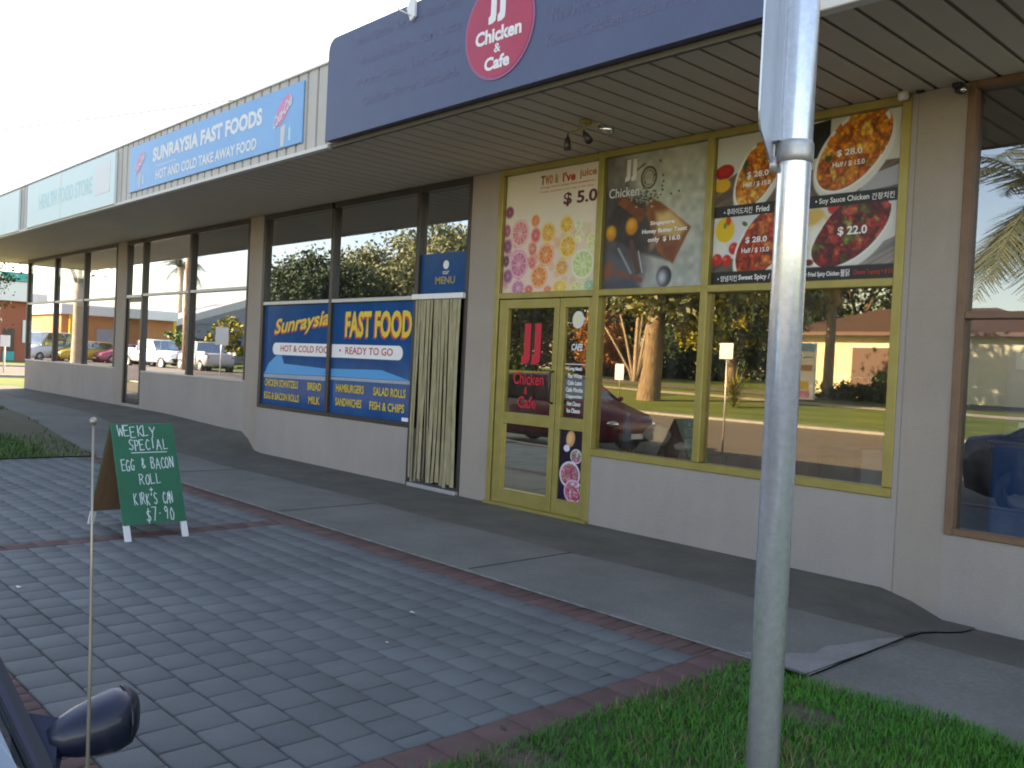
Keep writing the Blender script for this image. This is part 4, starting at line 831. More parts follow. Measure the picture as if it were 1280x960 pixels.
# ------------------------------------------------------------------ green sandwich board
A0 = Vector((-7.3, -3.645, 0))
t = thing('sandwich_board', 'green sandwich board with white legs and a chalked weekly special on the paving', 'sandwich board', A0)
def leaning(x_foot, x_top, zt, y0, y1, z0, z1, th, name, m, par):
    sx = (x_top-x_foot)/zt; s_ = 1 if x_foot > x_top else -1
    pts = [(x_foot+sx*z0, z0), (x_foot+sx*z1, z1), (x_foot+sx*z1-s_*th, z1), (x_foot+sx*z0-s_*th, z0)]
    b = MB(); vs = [(x, y, z) for y in (y0, y1) for x, z in pts]
    return b.add(vs, [(0, 1, 2, 3), (7, 6, 5, 4)]+[(i, (i+1) % 4, (i+1) % 4+4, i+4) for i in range(4)]).build(name, m, par)
bd = leaning(-6.872, -7.285, .865, -3.885, -3.395, .115, .865, .022, 'front_board', 'greenboard', t)
leaning(-7.745, -7.315, .865, -3.885, -3.395, .115, .865, .010, 'back_board', 'greenboard', t)
leaning(-7.735, -7.305, .865, -3.88, -3.40, .12, .84, .010, 'inner_lining', 'plywood', t)
for y0 in (-3.885, -3.440):
    leaning(-6.875, -7.285, .865, y0, y0+.045, 0, .113, .024, 'leg', 'white', t); leaning(-7.742, -7.315, .865, y0, y0+.045, 0, .113, .024, 'leg', 'white', t)
GL = {'W': [[(0,1),(.22,0),(.48,.7),(.75,0),(1,1)]], 'E': [[(.85,1),(.05,.98),(.1,0),(.9,.04)],[(.08,.52),(.7,.55)]], 'K': [[(.1,1),(.1,0)],[(.85,1),(.12,.48),(.9,0)]], 'L': [[(.15,1),(.12,.02),(.9,.08)]],
      'Y': [[(0,1),(.45,.5),(.95,1)],[(.5,.5),(.4,0)]], 'S': [[(.9,.88),(.5,1),(.15,.82),(.35,.55),(.75,.42),(.85,.15),(.5,0),(.05,.12)]], 'P': [[(.15,0),(.15,1),(.6,1),(.88,.78),(.6,.5),(.15,.48)]], 'C': [[(.9,.85),(.5,1),(.12,.6),(.2,.15),(.55,0),(.92,.15)]],
      'I': [[(.5,1),(.5,0)]], 'A': [[(0,0),(.5,1),(1,0)],[(.2,.4),(.82,.42)]], 'G': [[(.88,.85),(.5,1),(.1,.55),(.3,.05),(.75,.02),(.88,.4),(.55,.42)]], '&': [[(.95,.2),(.5,.0),(.2,.3),(.7,.75),(.45,.95),(.3,.7),(.9,.05)]], 'B': [[(.12,0),(.12,1),(.6,1),(.78,.78),(.5,.54),(.14,.52)],[(.5,.54),(.9,.3),(.6,0),(.12,0)]],
      'O': [[(.5,1),(.1,.6),(.2,.1),(.6,0),(.92,.45),(.8,.9),(.5,1)]], 'N': [[(.1,0),(.12,1),(.85,.02),(.9,1)]], 'R': [[(.12,0),(.12,1),(.6,1),(.85,.78),(.55,.5),(.14,.48)],[(.45,.5),(.95,0)]], "'": [[(.55,1),(.42,.78)]], '+': [[(.5,1),(.5,0)],[(0,.5),(1,.5)]],
      '$': [[(.9,.8),(.5,.92),(.15,.75),(.4,.55),(.8,.4),(.8,.15),(.4,.08),(.08,.2)],[(.5,1.1),(.45,-.1)]], '7': [[(.05,1),(.9,.98),(.4,-.1)]], '.': [[(.4,.45),(.55,.5)]], '9': [[(.8,.7),(.4,.55),(.2,.8),(.5,1),(.82,.75),(.6,0)]], '0': [[(.5,1),(.15,.6),(.25,.05),(.65,.02),(.88,.5),(.5,1)]]}
sl_ = Vector((-7.285+6.872, 0, .865)).normalized(); nl_ = Vector((sl_.z, 0, -sl_.x)); bs = Vector((-6.872, -3.885, 0))+sl_*(.115/sl_.z); BL_ = .75/sl_.z; rs = np.random.RandomState(8)
def chalk(s_, a0, a1, b0, b1, wd=.0062, rise_=0.):
    b = MB(); n = len(s_); adv = (a1-a0)/n
    for i, ch in enumerate(s_):
        if ch == ' ': continue
        nar = {'I': .5, "'": .5, '.': .5}.get(ch, .86); jx, jy = rs.uniform(-.012, .012), rs.uniform(-.012, .012)
        for st in GL[ch]:
            pts = []
            for (u, v) in st: pts.append((a0+adv*(i+(1-nar)/2+u*nar)+jx, b0+(b1-b0)*v+jy+rise_*i/n))
            for (p0, q0), (p1, q1) in zip(pts[:-1], pts[1:]):
                y0, y1 = p0*.49, p1*.49; z0, z1 = q0*BL_, q1*BL_; l = math.hypot(y1-y0, z1-z0)+1e-6; tx, tz = (y1-y0)/l, (z1-z0)/l; w0 = wd*rs.uniform(.4, .62); w1 = wd*rs.uniform(.4, .62)
                e = .002; P = [(y0-tx*e-tz*w0, z0-tz*e+tx*w0), (y1+tx*e-tz*w1, z1+tz*e+tx*w1), (y1+tx*e+tz*w1, z1+tz*e-tx*w1), (y0-tx*e+tz*w0, z0-tz*e-tx*w0)]
                b.add([bs+Vector((0, y, 0))+sl_*z+nl_*(.0012+rs.uniform(0, .0008)) for y, z in P], [(0, 1, 2, 3)])
    return b.build('lettering', 'chalk', t)
chalk('WEEKLY', .07, .70, .865, .975); chalk('SPECIAL', .22, .86, .735, .84); chalk('EGG & BACON', .07, .93, .535, .645); chalk('ROLL', .32, .67, .385, .485); chalk('+', .47, .53, .325, .362); chalk("KIRK'S CAN", .20, .84, .185, .295); chalk('$7.90', .36, .82, .03, .15)
b = MB(); b.add([bs+Vector((0, y*.49, 0))+sl_*(q*BL_)+nl_*.0015 for y, q in ((.26, .700), (.84, .702), (.84, .709), (.26, .708))], [(0, 1, 2, 3)]).build('underline', 'chalk', t)

# ------------------------------------------------------------------ cars
CARM = {}
def paint(name, c, ro=.38):
    if name not in CARM: CARM[name] = mat('car_paint_'+name, c, ro, .15, None, 1, 0, 1, .5, 4, .35)
    return CARM[name]
def car(label, loc, rz, pm, kind='sedan', group=None, cat='car', Lc=4.25, W=.83):
    t = thing({'sedan': 'parked_car', 'hatch': 'parked_car', 'ute': 'parked_ute', 'van': 'parked_van'}[kind], label, cat, (0, 0, 0), group)
    P = {'sedan': dict(cx=.98, cz=.98, rf=.33, rb=-.98, rz=1.40, bx=-1.55, bz=1.02, tail=.98, nose=.74), 'hatch': dict(cx=1.02, cz=1.0, rf=.35, rb=-1.45, rz=1.46, bx=-1.95, bz=1.02, tail=.9, nose=.76),
         'ute': dict(cx=1.05, cz=1.12, rf=.45, rb=-.75, rz=1.76, bx=-.95, bz=1.12, tail=1.1, nose=.98), 'van': dict(cx=1.55, cz=1.05, rf=.75, rb=-2.0, rz=1.95, bx=-2.1, bz=1.05, tail=1.0, nose=.86)}[kind]
    h = Lc/2; zl = .22 if kind != 'ute' else .38
    st = [(-h, zl+.22, P['tail']-.14, P['tail']-.08, W*.80), (-h+.06, zl+.08, P['tail']-.06, P['tail'], W*.90), (-h+.35, zl, P['bz']-.08, P['bz']+.0, W*.985), (P['bx'], zl, P['bz']-.08, P['bz']+.02, W), (-.3, zl, P['cz']-.10, P['cz']+.02, W), (P['cx']-.1, zl, P['cz']-.10, P['cz']+.02, W*.995),
          (P['cx']+.1, zl, P['cz']-.12, P['cz']-.01, W*.985), (h-.55, zl, P['nose']-.02, P['nose']+.10, W*.96), (h-.18, zl+.02, P['nose']-.08, P['nose']+.02, W*.88), (h-.03, zl+.10, P['nose']-.16, P['nose']-.08, W*.74), (h, zl+.16, P['nose']-.22, P['nose']-.16, W*.66)]
    vs, fs, m = [], [], 11
    for (x, a, zb, zt, w_) in st:
        hp = [(0, a), (w_*.88, a), (w_*.985, a+.14), (w_, (a+zb)/2+.05), (w_*.965, zb), (w_*.84, zt-.005)]
        ring = [(-y_, z_) for y_, z_ in hp[:0:-1]]+[(0, zt+.015)]+[] 
        full = [(w_*q if False else y_, z_) for y_, z_ in hp]+[(0, zt+.015)]+[(-y_, z_) for y_, z_ in hp[:0:-1]]
        m = len(full); vs += [(x, y_, z_) for y_, z_ in full]
    for i in range(len(st)-1):
        for j in range(m): k = (j+1) % m; fs.append((i*m+j, i*m+k, (i+1)*m+k, (i+1)*m+j))
    fs += [tuple(range(m))[::-1], tuple((len(st)-1)*m+j for j in range(m))]
    MB().add(vs, fs, True).build('body', pm, t)
    # greenhouse
    wb, wr = W*.93, W*.80; zb = P['cz']-.02; zb2 = P['bz']-.02; zr = P['rz']
    FB = [Vector((P['cx'], s_*wb, zb)) for s_ in (-1, 1)]; RB = [Vector((P['bx'], s_*wb, zb2)) for s_ in (-1, 1)]
    FT = [Vector((P['rf'], s_*wr, zr-.03)) for s_ in (-1, 1)]; RT = [Vector((P['rb'], s_*wr, zr-.04)) for s_ in (-1, 1)]
    def quad(a, b_, c, d, name, mm): MB().add([a, b_, c, d], [(0, 1, 2, 3)]).build(name, mm, t)
    quad(FB[0], FB[1], FT[1], FT[0], 'windscreen', 'g_car'); quad(RB[0], RB[1], RT[1], RT[0], 'rear_window', 'g_car')
    for s_ in (0, 1): quad(FB[s_], RB[s_], RT[s_], FT[s_], 'side_window', 'g_car')
    def beam(p0, p1, wd, th, mm, name):
        d = (p1-p0).normalized(); o = Vector((0, math.copysign(1, p0.y), .35)); o = (o-d*o.dot(d)).normalized(); q = d.cross(o)
        b = MB(); c = [(-.5, -.3), (-.38, .5), (.38, .5), (.5, -.3)]
        vs = [p+q*(a*wd)+o*(bb*th) for p in (p0, p1) for a, bb in c]
        b.add(vs, [(0, 1, 2, 3), (7, 6, 5, 4)]+[(i, (i+1) % 4, (i+1) % 4+4, i+4) for i in range(4)]); return b.build(name, mm, t)
    for s_ in (0, 1):
        beam(FB[s_], FT[s_], .062, .03, pm, 'pillar'); beam(RB[s_], RT[s_], .10, .03, pm, 'pillar')
        sx = Vector((.040, 0, 0)); beam(FB[s_]+sx-Vector((0, .004, 0))*(1 if s_ else -1), FT[s_]+sx*.8, .014, .03, 'black', 'window_seal'); beam(FB[s_]-sx, FT[s_]-sx*.8, .016, .032, 'black', 'window_seal')
        M0 = (FB[s_]*.45+RB[s_]*.55); M1 = (FT[s_]*.42+RT[s_]*.58); beam(M0, M1, .06, .02, 'black', 'pillar')
    q = [FT[0], FT[1], RT[1], RT[0]]; ce = sum(q, Vector())/4
    b = MB(); lo = [ce+(p-ce)*1.03-Vector((0, 0, .012)) for p in q]; mid = [ce+(p-ce)*1.01+Vector((0, 0, .02)) for p in q]; hi = [ce+(p-ce)*.82+Vector((0, 0, .05)) for p in q]
    b.add(lo+mid+hi, [(3, 2, 1, 0), (8, 9, 10, 11)]+[(i, (i+1) % 4, (i+1) % 4+4, i+4) for i in range(4)]+[(i+4, (i+1) % 4+4, (i+1) % 4+8, i+8) for i in range(4)], True).build('roof', pm, t)
    if kind == 'ute':
        for s_ in (-1, 1): MB().bbox((-h+.05, s_*W-.04 if s_ > 0 else -W, 1.05), (P['bx']-.05, s_*W if s_ > 0 else -W+.04, 1.22), .01).build('tray_side', pm, t)
        MB().tube([(h+.02, -.7, .62), (h+.10, 0, .62), (h+.02, .7, .62)], .05, 8).tube([(h+.05, -.35, .45), (h+.05, -.35, 1.05), (h+.05, .35, 1.05), (h+.05, .35, .45)], .03, 8).build('bull_bar', 'black', t)
    wr_ = .31 if kind != 'ute' else .38
    for x in (-h+.78, h-.82):
        for s_ in (-1, 1):
            wo = MB().lathe([(wr_*.62, -.10), (wr_*.96, -.10), (wr_, -.07), (wr_, .07), (wr_*.96, .10), (wr_*.62, .10)], (x, s_*(W-.09), wr_), 22, 'y').build('wheel', 'rubber', t)
            MB().lathe([(.001, .03), (.06, .05), (wr_*.5, .02), (wr_*.63, .085), (wr_*.63, -.085), (.001, -.085)], (x, s_*(W-.09), wr_), 18, 'y').build('rim', 'silver', wo)
    for s_ in (-1, 1):
        MB().ell((h-.12, s_*W*.66, P['nose']-.16), (.12, .16, .075), 10, 6).build('headlight', 'chrome', t); MB().ell((-h+.05, s_*W*.72, P['tail']-.2), (.06, .13, .1), 10, 6).build('tail_light', 'redfilm', t)
        mb = MB(); cm = Vector((P['cx']-.04, s_*(W+.022), P['cz']+.030))
        # mirror housing: rounded shell, blunt outside, tapering to its arm
        prof_ = [(-.070, .016, .022), (-.055, .026, .040), (-.03, .036, .050), (.0, .044, .056), (.03, .049, .056), (.052, .047, .046), (.066, .034, .028), (.072, .006, .004)]
        vs, fs = [], []; n = 16
        for (yy, hz, hx) in prof_:
            for j in range(n):
                a = 2*math.pi*j/n; ca, sa = math.cos(a), math.sin(a); e = .75
                vs.append((cm.x+hx*math.copysign(abs(ca)**e, ca)*(1 if ca > 0 else .55), cm.y+s_*yy, cm.z+.012*yy/.1+hz*math.copysign(abs(sa)**e, sa)))
        for i in range(len(prof_)-1):
            for j in range(n): k = (j+1) % n; fs.append((i*n+j, i*n+k, (i+1)*n+k, (i+1)*n+j))
        fs += [tuple(range(n)), tuple((len(prof_)-1)*n+j for j in range(n))]
        mo = MB().add(vs, fs, True).build('side_mirror', pm, t)
        rs_ = [(cm.x-.5*.0+.0+.050*math.cos(a)*(1 if math.cos(a) > 0 else .55)*1.02, cm.y+s_*.046, cm.z+.006+.0485*math.sin(a)) for a in np.linspace(0, 2*math.pi, 18, endpoint=False)]
        MB().tube(rs_+rs_[:1], .0022, 5, False).build('mirror_seam', 'black', mo)
        MB().add([(P['cx']-.12, s_*(W-.075), P['cz']-.03), (P['cx']+.05, s_*(W-.06), P['cz']-.03), (P['cx']-.10, s_*(W-.085), P['cz']+.06), cm+Vector((.02, -s_*.05, -.03)), cm+Vector((-.03, -s_*.05, -.03)), cm+Vector((-.005, -s_*.05, .022))], [(0, 1, 3, 4), (1, 2, 5, 3), (2, 0, 4, 5), (0, 2, 1), (3, 5, 4)]).build('mirror_arm', pm, mo)
    MB().bbox((h-.10, -W*.66, zl+.06), (h+.03, W*.66, zl+.22), .03).build('bumper', 'black', t); MB().bbox((h+.005, -.18, zl+.10), (h+.036, .18, zl+.2), .004).build('number_plate', 'white', t)
    t.location = loc; t.rotation_euler = (0, 0, rz)
    return t
pc = car('dark blue car with a tall aerial and a rounded door mirror, parked beside the paving', (-2.44, -6.745, -.155), 0, paint('blue', (.003, .006, .024), .5))
tb = MB().tube([(1.185, .768, .78), (1.18, .765, 1.20), (1.178, .763, 1.31), (1.174, .759, 1.52)], [.0028, .0025, .0020, .0015], 8)
tb.ell((1.174, .759, 1.524), (.0055, .0055, .0055), 8, 6).lathe([(.012, .77), (.012, .80), (.006, .83), (.0036, .86)], (1.185, .768, 0), 10)
an = tb.build('aerial', mat('aerial_metal', (.34, .30, .24), .4, .6), None); an.parent = pc
car('maroon hatchback parked at the kerb, mirrored in the cafe window', (-12.95, -6.95, -.13), 0, paint('maroon', (.13, .014, .03)), 'hatch')
far_cars = 'vehicles parked across the street'
car('white ute with a black bull bar parked across the street', (-55.5, -15.3, .30), R(-12), paint('white', (.75, .75, .74)), 'ute', far_cars, 'ute', 5.0, .9)
car('silver ute parked just ahead of the white ute across the street', (-50.0, -15.9, .27), R(185), paint('silver', (.45, .46, .46)), 'ute', far_cars, 'ute', 5.0, .9)
car('white van parked far down the street', (-65.3, -11.8, .33), R(60), paint('white', (.75, .75, .74)), 'van', far_cars, 'van', 4.8, .9)
car('yellow hatchback parked far down the street', (-64.2, -13.8, .33), R(75), paint('yellow', (.62, .40, .02)), 'hatch', far_cars)
car('pink red sedan parked far down the street', (-63.6, -16.2, .33), R(80), paint('pink', (.50, .10, .16)), 'sedan', far_cars)
car('red sedan parked far down the street beside a pink red one', (-62.7, -18.4, .33), R(85), paint('red', (.42, .03, .025)), 'sedan', far_cars)

# ------------------------------------------------------------------ litter and leaves on the ground
def scrap(name, lab, cat, x, y, z, s_, m, sd):
    r2 = np.random.RandomState(sd); n = 7; vs = [(x+s_*math.cos(6.28*i/n)*r2.uniform(.6, 1.2), y+s_*.6*math.sin(6.28*i/n)*r2.uniform(.6, 1.2), z+r2.uniform(.002, s_*.35)) for i in range(n)]+[(x, y, z+s_*.25)]
    b = MB().add(vs, [(i, (i+1) % n, n) for i in range(n)]).build(name, m, None, (x, y, z)); tag(b, lab, cat)
scrap('paper_scrap', 'white scrap of paper lying on the grey pavers, larger of the two', 'litter', -4.14, -3.23, .003, .026, 'white', 1)
scrap('paper_scrap', 'tiny pale scrap on the grey pavers nearer the kerb than the larger scrap', 'litter', -3.77, -3.67, .003, .016, 'offwhite', 2)
scrap('paper_scrap', 'pale scrap on the pavers between the sandwich board and the blue car', 'litter', -5.88, -4.87, .003, .028, 'offwhite', 3)
scrap('fallen_leaf', 'yellow brown fallen leaf lying on the front lawn', 'leaf', -1.80, -2.60, .03, .024, 'leaf_dry', 4)
scrap('fallen_leaf', 'brown fallen leaf on the brick border at the lawn corner', 'leaf', -2.52, -2.75, .003, .020, 'soil', 5)
scrap('fallen_leaf', 'dark curled leaf on the red brick border half way along the lawn', 'leaf', -2.60, -3.92, .003, .018, 'soil', 6)
scrap('fallen_leaf', 'dry brown leaf on the concrete path right of the pole', 'leaf', -1.50, -1.75, -.018, .022, 'leaf_dry', 7)

# ------------------------------------------------------------------ inside the shops
t = thing('table', 'dark table standing inside the cafe window', 'table', (-5.45, .95, .012))
MB().bbox((-6.25, .55, .70), (-4.85, 1.25, .735), .006).build('tabletop', 'brown', t)
for x in (-6.15, -4.95):
    for y in (.65, 1.15): MB().bbox((x-.025, y-.025, .012), (x+.025, y+.025, .70), .003).build('leg', 'black', t)
for x, y, lab in ((-5.75, .42, 'dark chair drawn up to the left half of the cafe table'), (-5.15, .42, 'dark chair drawn up to the right half of the cafe table')):
    t = thing('chair', lab, 'chair', (x, y, .012), 'chairs at the cafe table')
    MB().bbox((x-.2, y-.2, .43), (x+.2, y+.2, .47), .01).build('seat', 'black', t); MB().bbox((x-.19, y-.2, .55), (x+.19, y-.17, .80), .01).build('backrest', 'black', t)
    for a in (-.18, .18):
        MB().tube([(x+a, y-.185, .012), (x+a, y-.185, .60)], .012, 6).build('leg', 'bronze', t); MB().tube([(x+a, y+.18, .012), (x+a, y+.18, .43)], .012, 6).build('leg', 'bronze', t)
t = thing('bottle', 'blue capped water bottle on the cafe table', 'bottle', (-5.86, .75, .735))
MB().lathe([(.001, .735), (.045, .735), (.048, .75), (.048, .93), (.02, .99), (.016, 1.02), (.001, 1.02)], (-5.86, .75, 0), 14).build('body', 'skyblue', t); MB().lathe([(.018, 1.02), (.018, 1.045), (.001, 1.045)], (-5.86, .75, 0), 12).build('cap', 'white', t)
def bag(name, lab, cat, c, r, m, sd):
    r2 = np.random.RandomState(sd); b = MB().ell(c, r, 16, 10); b.v = [tuple(c[k]+(p[k]-c[k])*(1+.35*(vnoise(np.array(p[0]*14+sd), np.array(p[2]*14+p[1]*9), sd)-.5)) for k in range(3)) for p in b.v]; tag(b.build(name, m, None, c), lab, cat)
bag('plastic_bag', 'white plastic bag with blue print on the cafe table', 'bag', (-5.62, .95, .84), (.17, .10, .11), 'white', 3)
bag('napkin_stack', 'crumpled white napkins at the window end of the cafe table', 'napkins', (-5.12, .70, .775), (.10, .07, .045), 'white', 6)
t = thing('bin', 'dark swing bin inside the right cafe window', 'bin', (-3.35, .45, .012))
MB().bbox((-3.52, .30, .012), (-3.20, .60, .86), .02).build('body', 'black', t); MB().bbox((-3.53, .29, .86), (-3.19, .61, .95), .03).build('lid', 'black', t)
t = thing('cabinet', 'grey blue cabinet beside the bin inside the cafe window', 'cabinet', (-3.0, .5, .012))
MB().bbox((-3.16, .28, .012), (-2.82, .70, .96), .01).build('body', 'slatwall', t); MB().bbox((-2.99, .272, .5), (-2.97, .28, .65), .002).build('handle', 'silver', t)
t = thing('service_counter', 'red fronted service counter at the back of the cafe', 'counter', (-5.5, 3.2, .012))
MB().bbox((-7.2, 2.9, .012), (-4.2, 3.5, .95), .01).build('front', 'redwall', t); MB().bbox((-7.22, 2.85, .95), (-4.18, 3.55, 1.0), .01).build('worktop', 'silver', t)
tag(MB().bbox((-7.33, .22, .012), (-7.28, .78, 2.6), .01).build('slatted_panel', 'slatwall', None, (-7.3, .5, .012)), 'pale blue slatted panel inside the cafe doorway', 'panel')
tag(MB().bbox((-7.33, .80, .012), (-7.27, 2.8, 1.9), .01).build('red_panel', 'redfilm', None, (-7.3, 1.8, .012)), 'red wall panel deeper inside the cafe doorway', 'panel')
t = thing('drinks_fridge', 'dark blue drinks fridge with a pink and white emblem inside the right shop', 'fridge', (-1.6, .95, .012))
MB().bbox((-2.30, .70, .012), (-1.0, 1.3, 1.80), .02).build('body', 'fridge', t); MB().bbox((-2.24, .69, 1.62), (-1.1, .70, 1.74), .003).build('top_panel', 'tin', t)
for i, a in enumerate((.2, .55, .9, 1.25)): MB().prism([(-2.02+.12*math.cos(a*1.3+k*.25)*(1-.1*i)+(.03 if q else 0), 1.36+.20*math.sin(a+k*.25)*(1-.1*i)-.05*i) for k, q in ((0, 0), (1, 0), (2, 0), (2, 1), (1, 1), (0, 1))], 'y', .694-.001*i, .699-.001*i).build('emblem', 'pink' if i % 2 else 'white', t)
MB().bbox((-2.2, .694, 1.20), (-1.95, .699, 1.24), .002).build('emblem', 'white', t); MB().bbox((-1.80, .66, 1.0), (-1.77, .70, 1.5), .004).build('handle', 'silver', t)
t = thing('cabinet', 'royal blue counter standing behind the lower brown framed window', 'cabinet', (-1.7, .4, .012))
MB().bbox((-2.22, .22, .012), (-1.62, .60, 1.10), .03).build('body', 'navyblue', t); MB().bbox((-2.24, .20, 1.10), (-1.60, .62, 1.13), .008).build('top', 'fridge', t)

# ================================================================== TREES AND PLANTS
def leaves(name, C, Rr, nclump, nleaf, size, m, parent, seed, shell=.55, droop=0., clump=.18, gap=None):
    rs = np.random.RandomState(seed); d = rs.normal(size=(nclump, 3)); d /= np.linalg.norm(d, axis=1)[:, None]
    rad = (shell+(1-shell)*rs.rand(nclump)**.6)*(.80+.4*vnoise(d[:, 0]*2.2+9, d[:, 1]*2.2+d[:, 2]*1.7+5, seed))
    cc = np.array(C)+d*rad[:, None]*np.array(Rr)
    cs = np.array(Rr).mean()*clump*rs.uniform(.6, 1.5, nclump)
    idx = np.repeat(np.arange(nclump), nleaf); n = len(idx)
    p = cc[idx]+rs.normal(size=(n, 3))*cs[idx][:, None]*np.array([.7, .7, .5]); p[:, 2] -= droop*np.abs(rs.normal(size=n))*cs[idx]
    a = rs.normal(size=(n, 3)); a /= np.linalg.norm(a, axis=1)[:, None]; b_ = np.cross(a, rs.normal(size=(n, 3))); b_ /= np.linalg.norm(b_, axis=1)[:, None]
    s_ = size*rs.uniform(.6, 1.4, n)[:, None]; a *= s_; b_ *= s_*.5
    V = np.stack([p-a, p+b_, p+a, p-b_], 1).reshape(-1, 3); i = np.arange(n)*4
    return np_mesh(name, V, np.stack([i, i+1, i+2, i+3], 1), m, parent)
def tree(label, base, H, tr, C, Rr, lm, seed, bark='bark', nclump=60, nleaf=70, size=.16, group=None, limbs=6, lean=(0, 0), cat='tree', shell=.55, droop=0., th=None, name='broadleaf_tree', lm2=None):
    rs = np.random.RandomState(seed+100); t = thing(name, label, cat, base, group); B = Vector(base); Cv = Vector(C)
    th = th or H*.42; top = B+Vector((lean[0], lean[1], th))
    MB().tube([B-Vector((0, 0, .2)), B+Vector((0, 0, .05)), B+(top-B)*.35+Vector((.04, 0, 0)), B+(top-B)*.7, top], [tr*1.35, tr*1.15, tr*.92, tr*.85, tr*.75], 14).build('trunk', bark, t)
    for k in range(limbs):
        a = 6.283*k/limbs+rs.uniform(-.4, .4); e = Cv+Vector((Rr[0]*.7*math.cos(a), Rr[1]*.7*math.sin(a), Rr[2]*rs.uniform(-.3, .6))); md = top*.55+e*.45+Vector((0, 0, .25*rs.rand()))
        MB().tube([top-(top-B)*.08, md, e], [tr*.5, tr*.28, tr*.06], 7).build('limb', bark, t)
    leaves('crown', C, Rr, nclump, nleaf, size, lm, t, seed, shell, droop)
    if lm2: leaves('crown', (C[0]+.2, C[1]+.25, C[2]+.2), [q*1.0 for q in Rr], nclump//2, nleaf, size, lm2, t, seed+1, .8, droop)
    return t
def palm(label, base, H, tr, nf, fl, seed, skirt=0, name='palm_tree', group=None, tilt=0.):
    rs = np.random.RandomState(seed); t = thing(name, label, 'palm', base, group); B = Vector(base); top = B+Vector((tilt, 0, H))
    MB().tube([B-Vector((0, 0, .2)), B+Vector((0, 0, .1)), B+Vector((tilt*.3, 0, H*.5)), top], [tr*1.4, tr*1.15, tr, tr*.9], 12).build('trunk', 'palebark' if not skirt else 'bark', t)
    for k in range(nf+skirt):
        dead = k >= nf; a = rs.uniform(0, 6.283); el = rs.uniform(-.2, 1.25) if not dead else rs.uniform(-1.4, -.9); L0 = fl*rs.uniform(.8, 1.1)*(1 if not dead else .65)
        V, F = [], []; P = []; d = Vector((math.cos(a)*math.cos(el), math.sin(a)*math.cos(el), math.sin(el))); p = top.copy(); N_ = 14
        for i in range(N_+1): P.append(p.copy()); p = p+d*(L0/N_); d = (d+Vector((0, 0, -.13 if not dead else -.05))).normalized()
        b = MB().tube(P, [.03*(1-i/(N_+1.5)) for i in range(N_+1)], 5)
        side = Vector((-math.sin(a), math.cos(a), 0))
        for i in range(1, N_*3):
            f = i/(N_*3); j = min(N_-1, int(f*N_)); q = P[j].lerp(P[j+1], f*N_-j); ll = L0*.27*math.sin(math.pi*(.12+.85*f))
            dd = (P[j+1]-P[j]).normalized()
            for s_ in (-1, 1):
                e = q+(side*s_*.8+dd*.55+Vector((0, 0, -.35+rs.uniform(-.15, .15))))*ll; wv = dd*.018*fl*.5
                b.add([q-wv, q+wv, e+wv*.2, e-wv*.2], [(0, 1, 2, 3)])
        b.build('dead_frond' if dead else 'frond', 'leaf_dry' if dead else 'leaf_palm', t)
    return t
G1 = 'trees across the street'
tree('big rough barked street tree with low hanging leaves across the road', (-26.0, -26.6, .12), 11, .50, (-25.0, -27.3, 7.6), (4.6, 4.4, 3.6), 'leaf_olive', 1, 'bark', 120, 90, .17, G1, 8, (.3, 0), th=4.6, lm2='leaf_yellow')
leaves('hanging_branch', (-23.6, -27.0, 4.1), (1.3, 1.2, 1.7), 46, 70, .14, 'leaf_yellow', bpy.data.objects['broadleaf_tree'], 77, .2)
leaves('hanging_branch', (-20.9, -30.2, 4.7), (1.3, 1.2, 1.1), 44, 70, .13, 'leaf_olive', bpy.data.objects['broadleaf_tree'], 78, .2)
t = thing('bare_tree', 'pale many stemmed bare tree behind the big street tree', 'tree', (-38.2, -40.6, .62), G1)
for (dx, dz, w_) in ((-2.0, 4.0, .07), (-1.1, 5.0, .08), (.0, 6.5, .13), (.35, 6.2, .08), (1.0, 6.6, .09), (1.35, 6.4, .07)):
    MB().tube([(-38.2, -40.6, .4), (-38.2+dx*.18, -40.6-dx*.1, 1.6), (-38.2+dx*.55, -40.6-dx*.35, .6+dz*.62), (-38.2+dx, -40.6-dx*.6, .6+dz)], [w_*1.5, w_*1.2, w_, w_*.5], 8).build('stem', 'palebark', t)
leaves('crown', (-38.5, -41, 8.2), (3.5, 3.5, 1.8), 30, 60, .16, 'leaf_yellow', t, 20)
tree('autumn coloured tree with orange leaves behind the bare tree', (-41.8, -40.9, .6), 7, .2, (-41.8, -40.9, 3.6), (1.8, 1.8, 2.6), 'leaf_autumn', 3, 'bark', 50, 70, .15, G1, 4)
for i, (x, y, h, rx, lm, lab) in enumerate(((-58, -58, 10, 4.5, 'leaf_dark', 'dark leafy tree behind the far lawn, first of the backdrop from the orange tree'), (-53, -61, 11, 5, 'leaf_dark', 'tall dark tree in the middle of the backdrop behind the far lawn'), (-48, -64, 10, 5, 'leaf_green', 'mid green tree in the backdrop nearer the cream house'),
        (-43.5, -66, 12, 5, 'leaf_dark', 'dark tree of the backdrop close to the sign board'), (-64, -54, 9, 4.5, 'leaf_green', 'green tree at the far end of the backdrop'))):
    tree(lab, (x, y, .9), h, .3, (x, y, h*.52), (rx, rx*.8, h*.46), lm, 30+i, 'bark', 90, 70, .25, G1, 5)
for i, (x, y, lab) in enumerate(((-50, -52, 'dark clipped hedge under the backdrop trees behind the bare tree'), (-42.5, -54, 'dark hedge under the backdrop trees beside the yucca'))):
    tag(leaves('hedge', (x, y, 1.6), (4.6, 1.6, 1.7), 90, 60, .2, 'leaf_dark', None, 60+i, .3), lab, 'hedge', 'hedges across the street')
tree('tall dark tree rising over the left end of the cream house', (-29.5, -54.5, .8), 12, .35, (-28.5, -54, 7.2), (4.6, 3.5, 4.2), 'leaf_dark', 9, 'bark', 110, 90, .18, G1, 6)
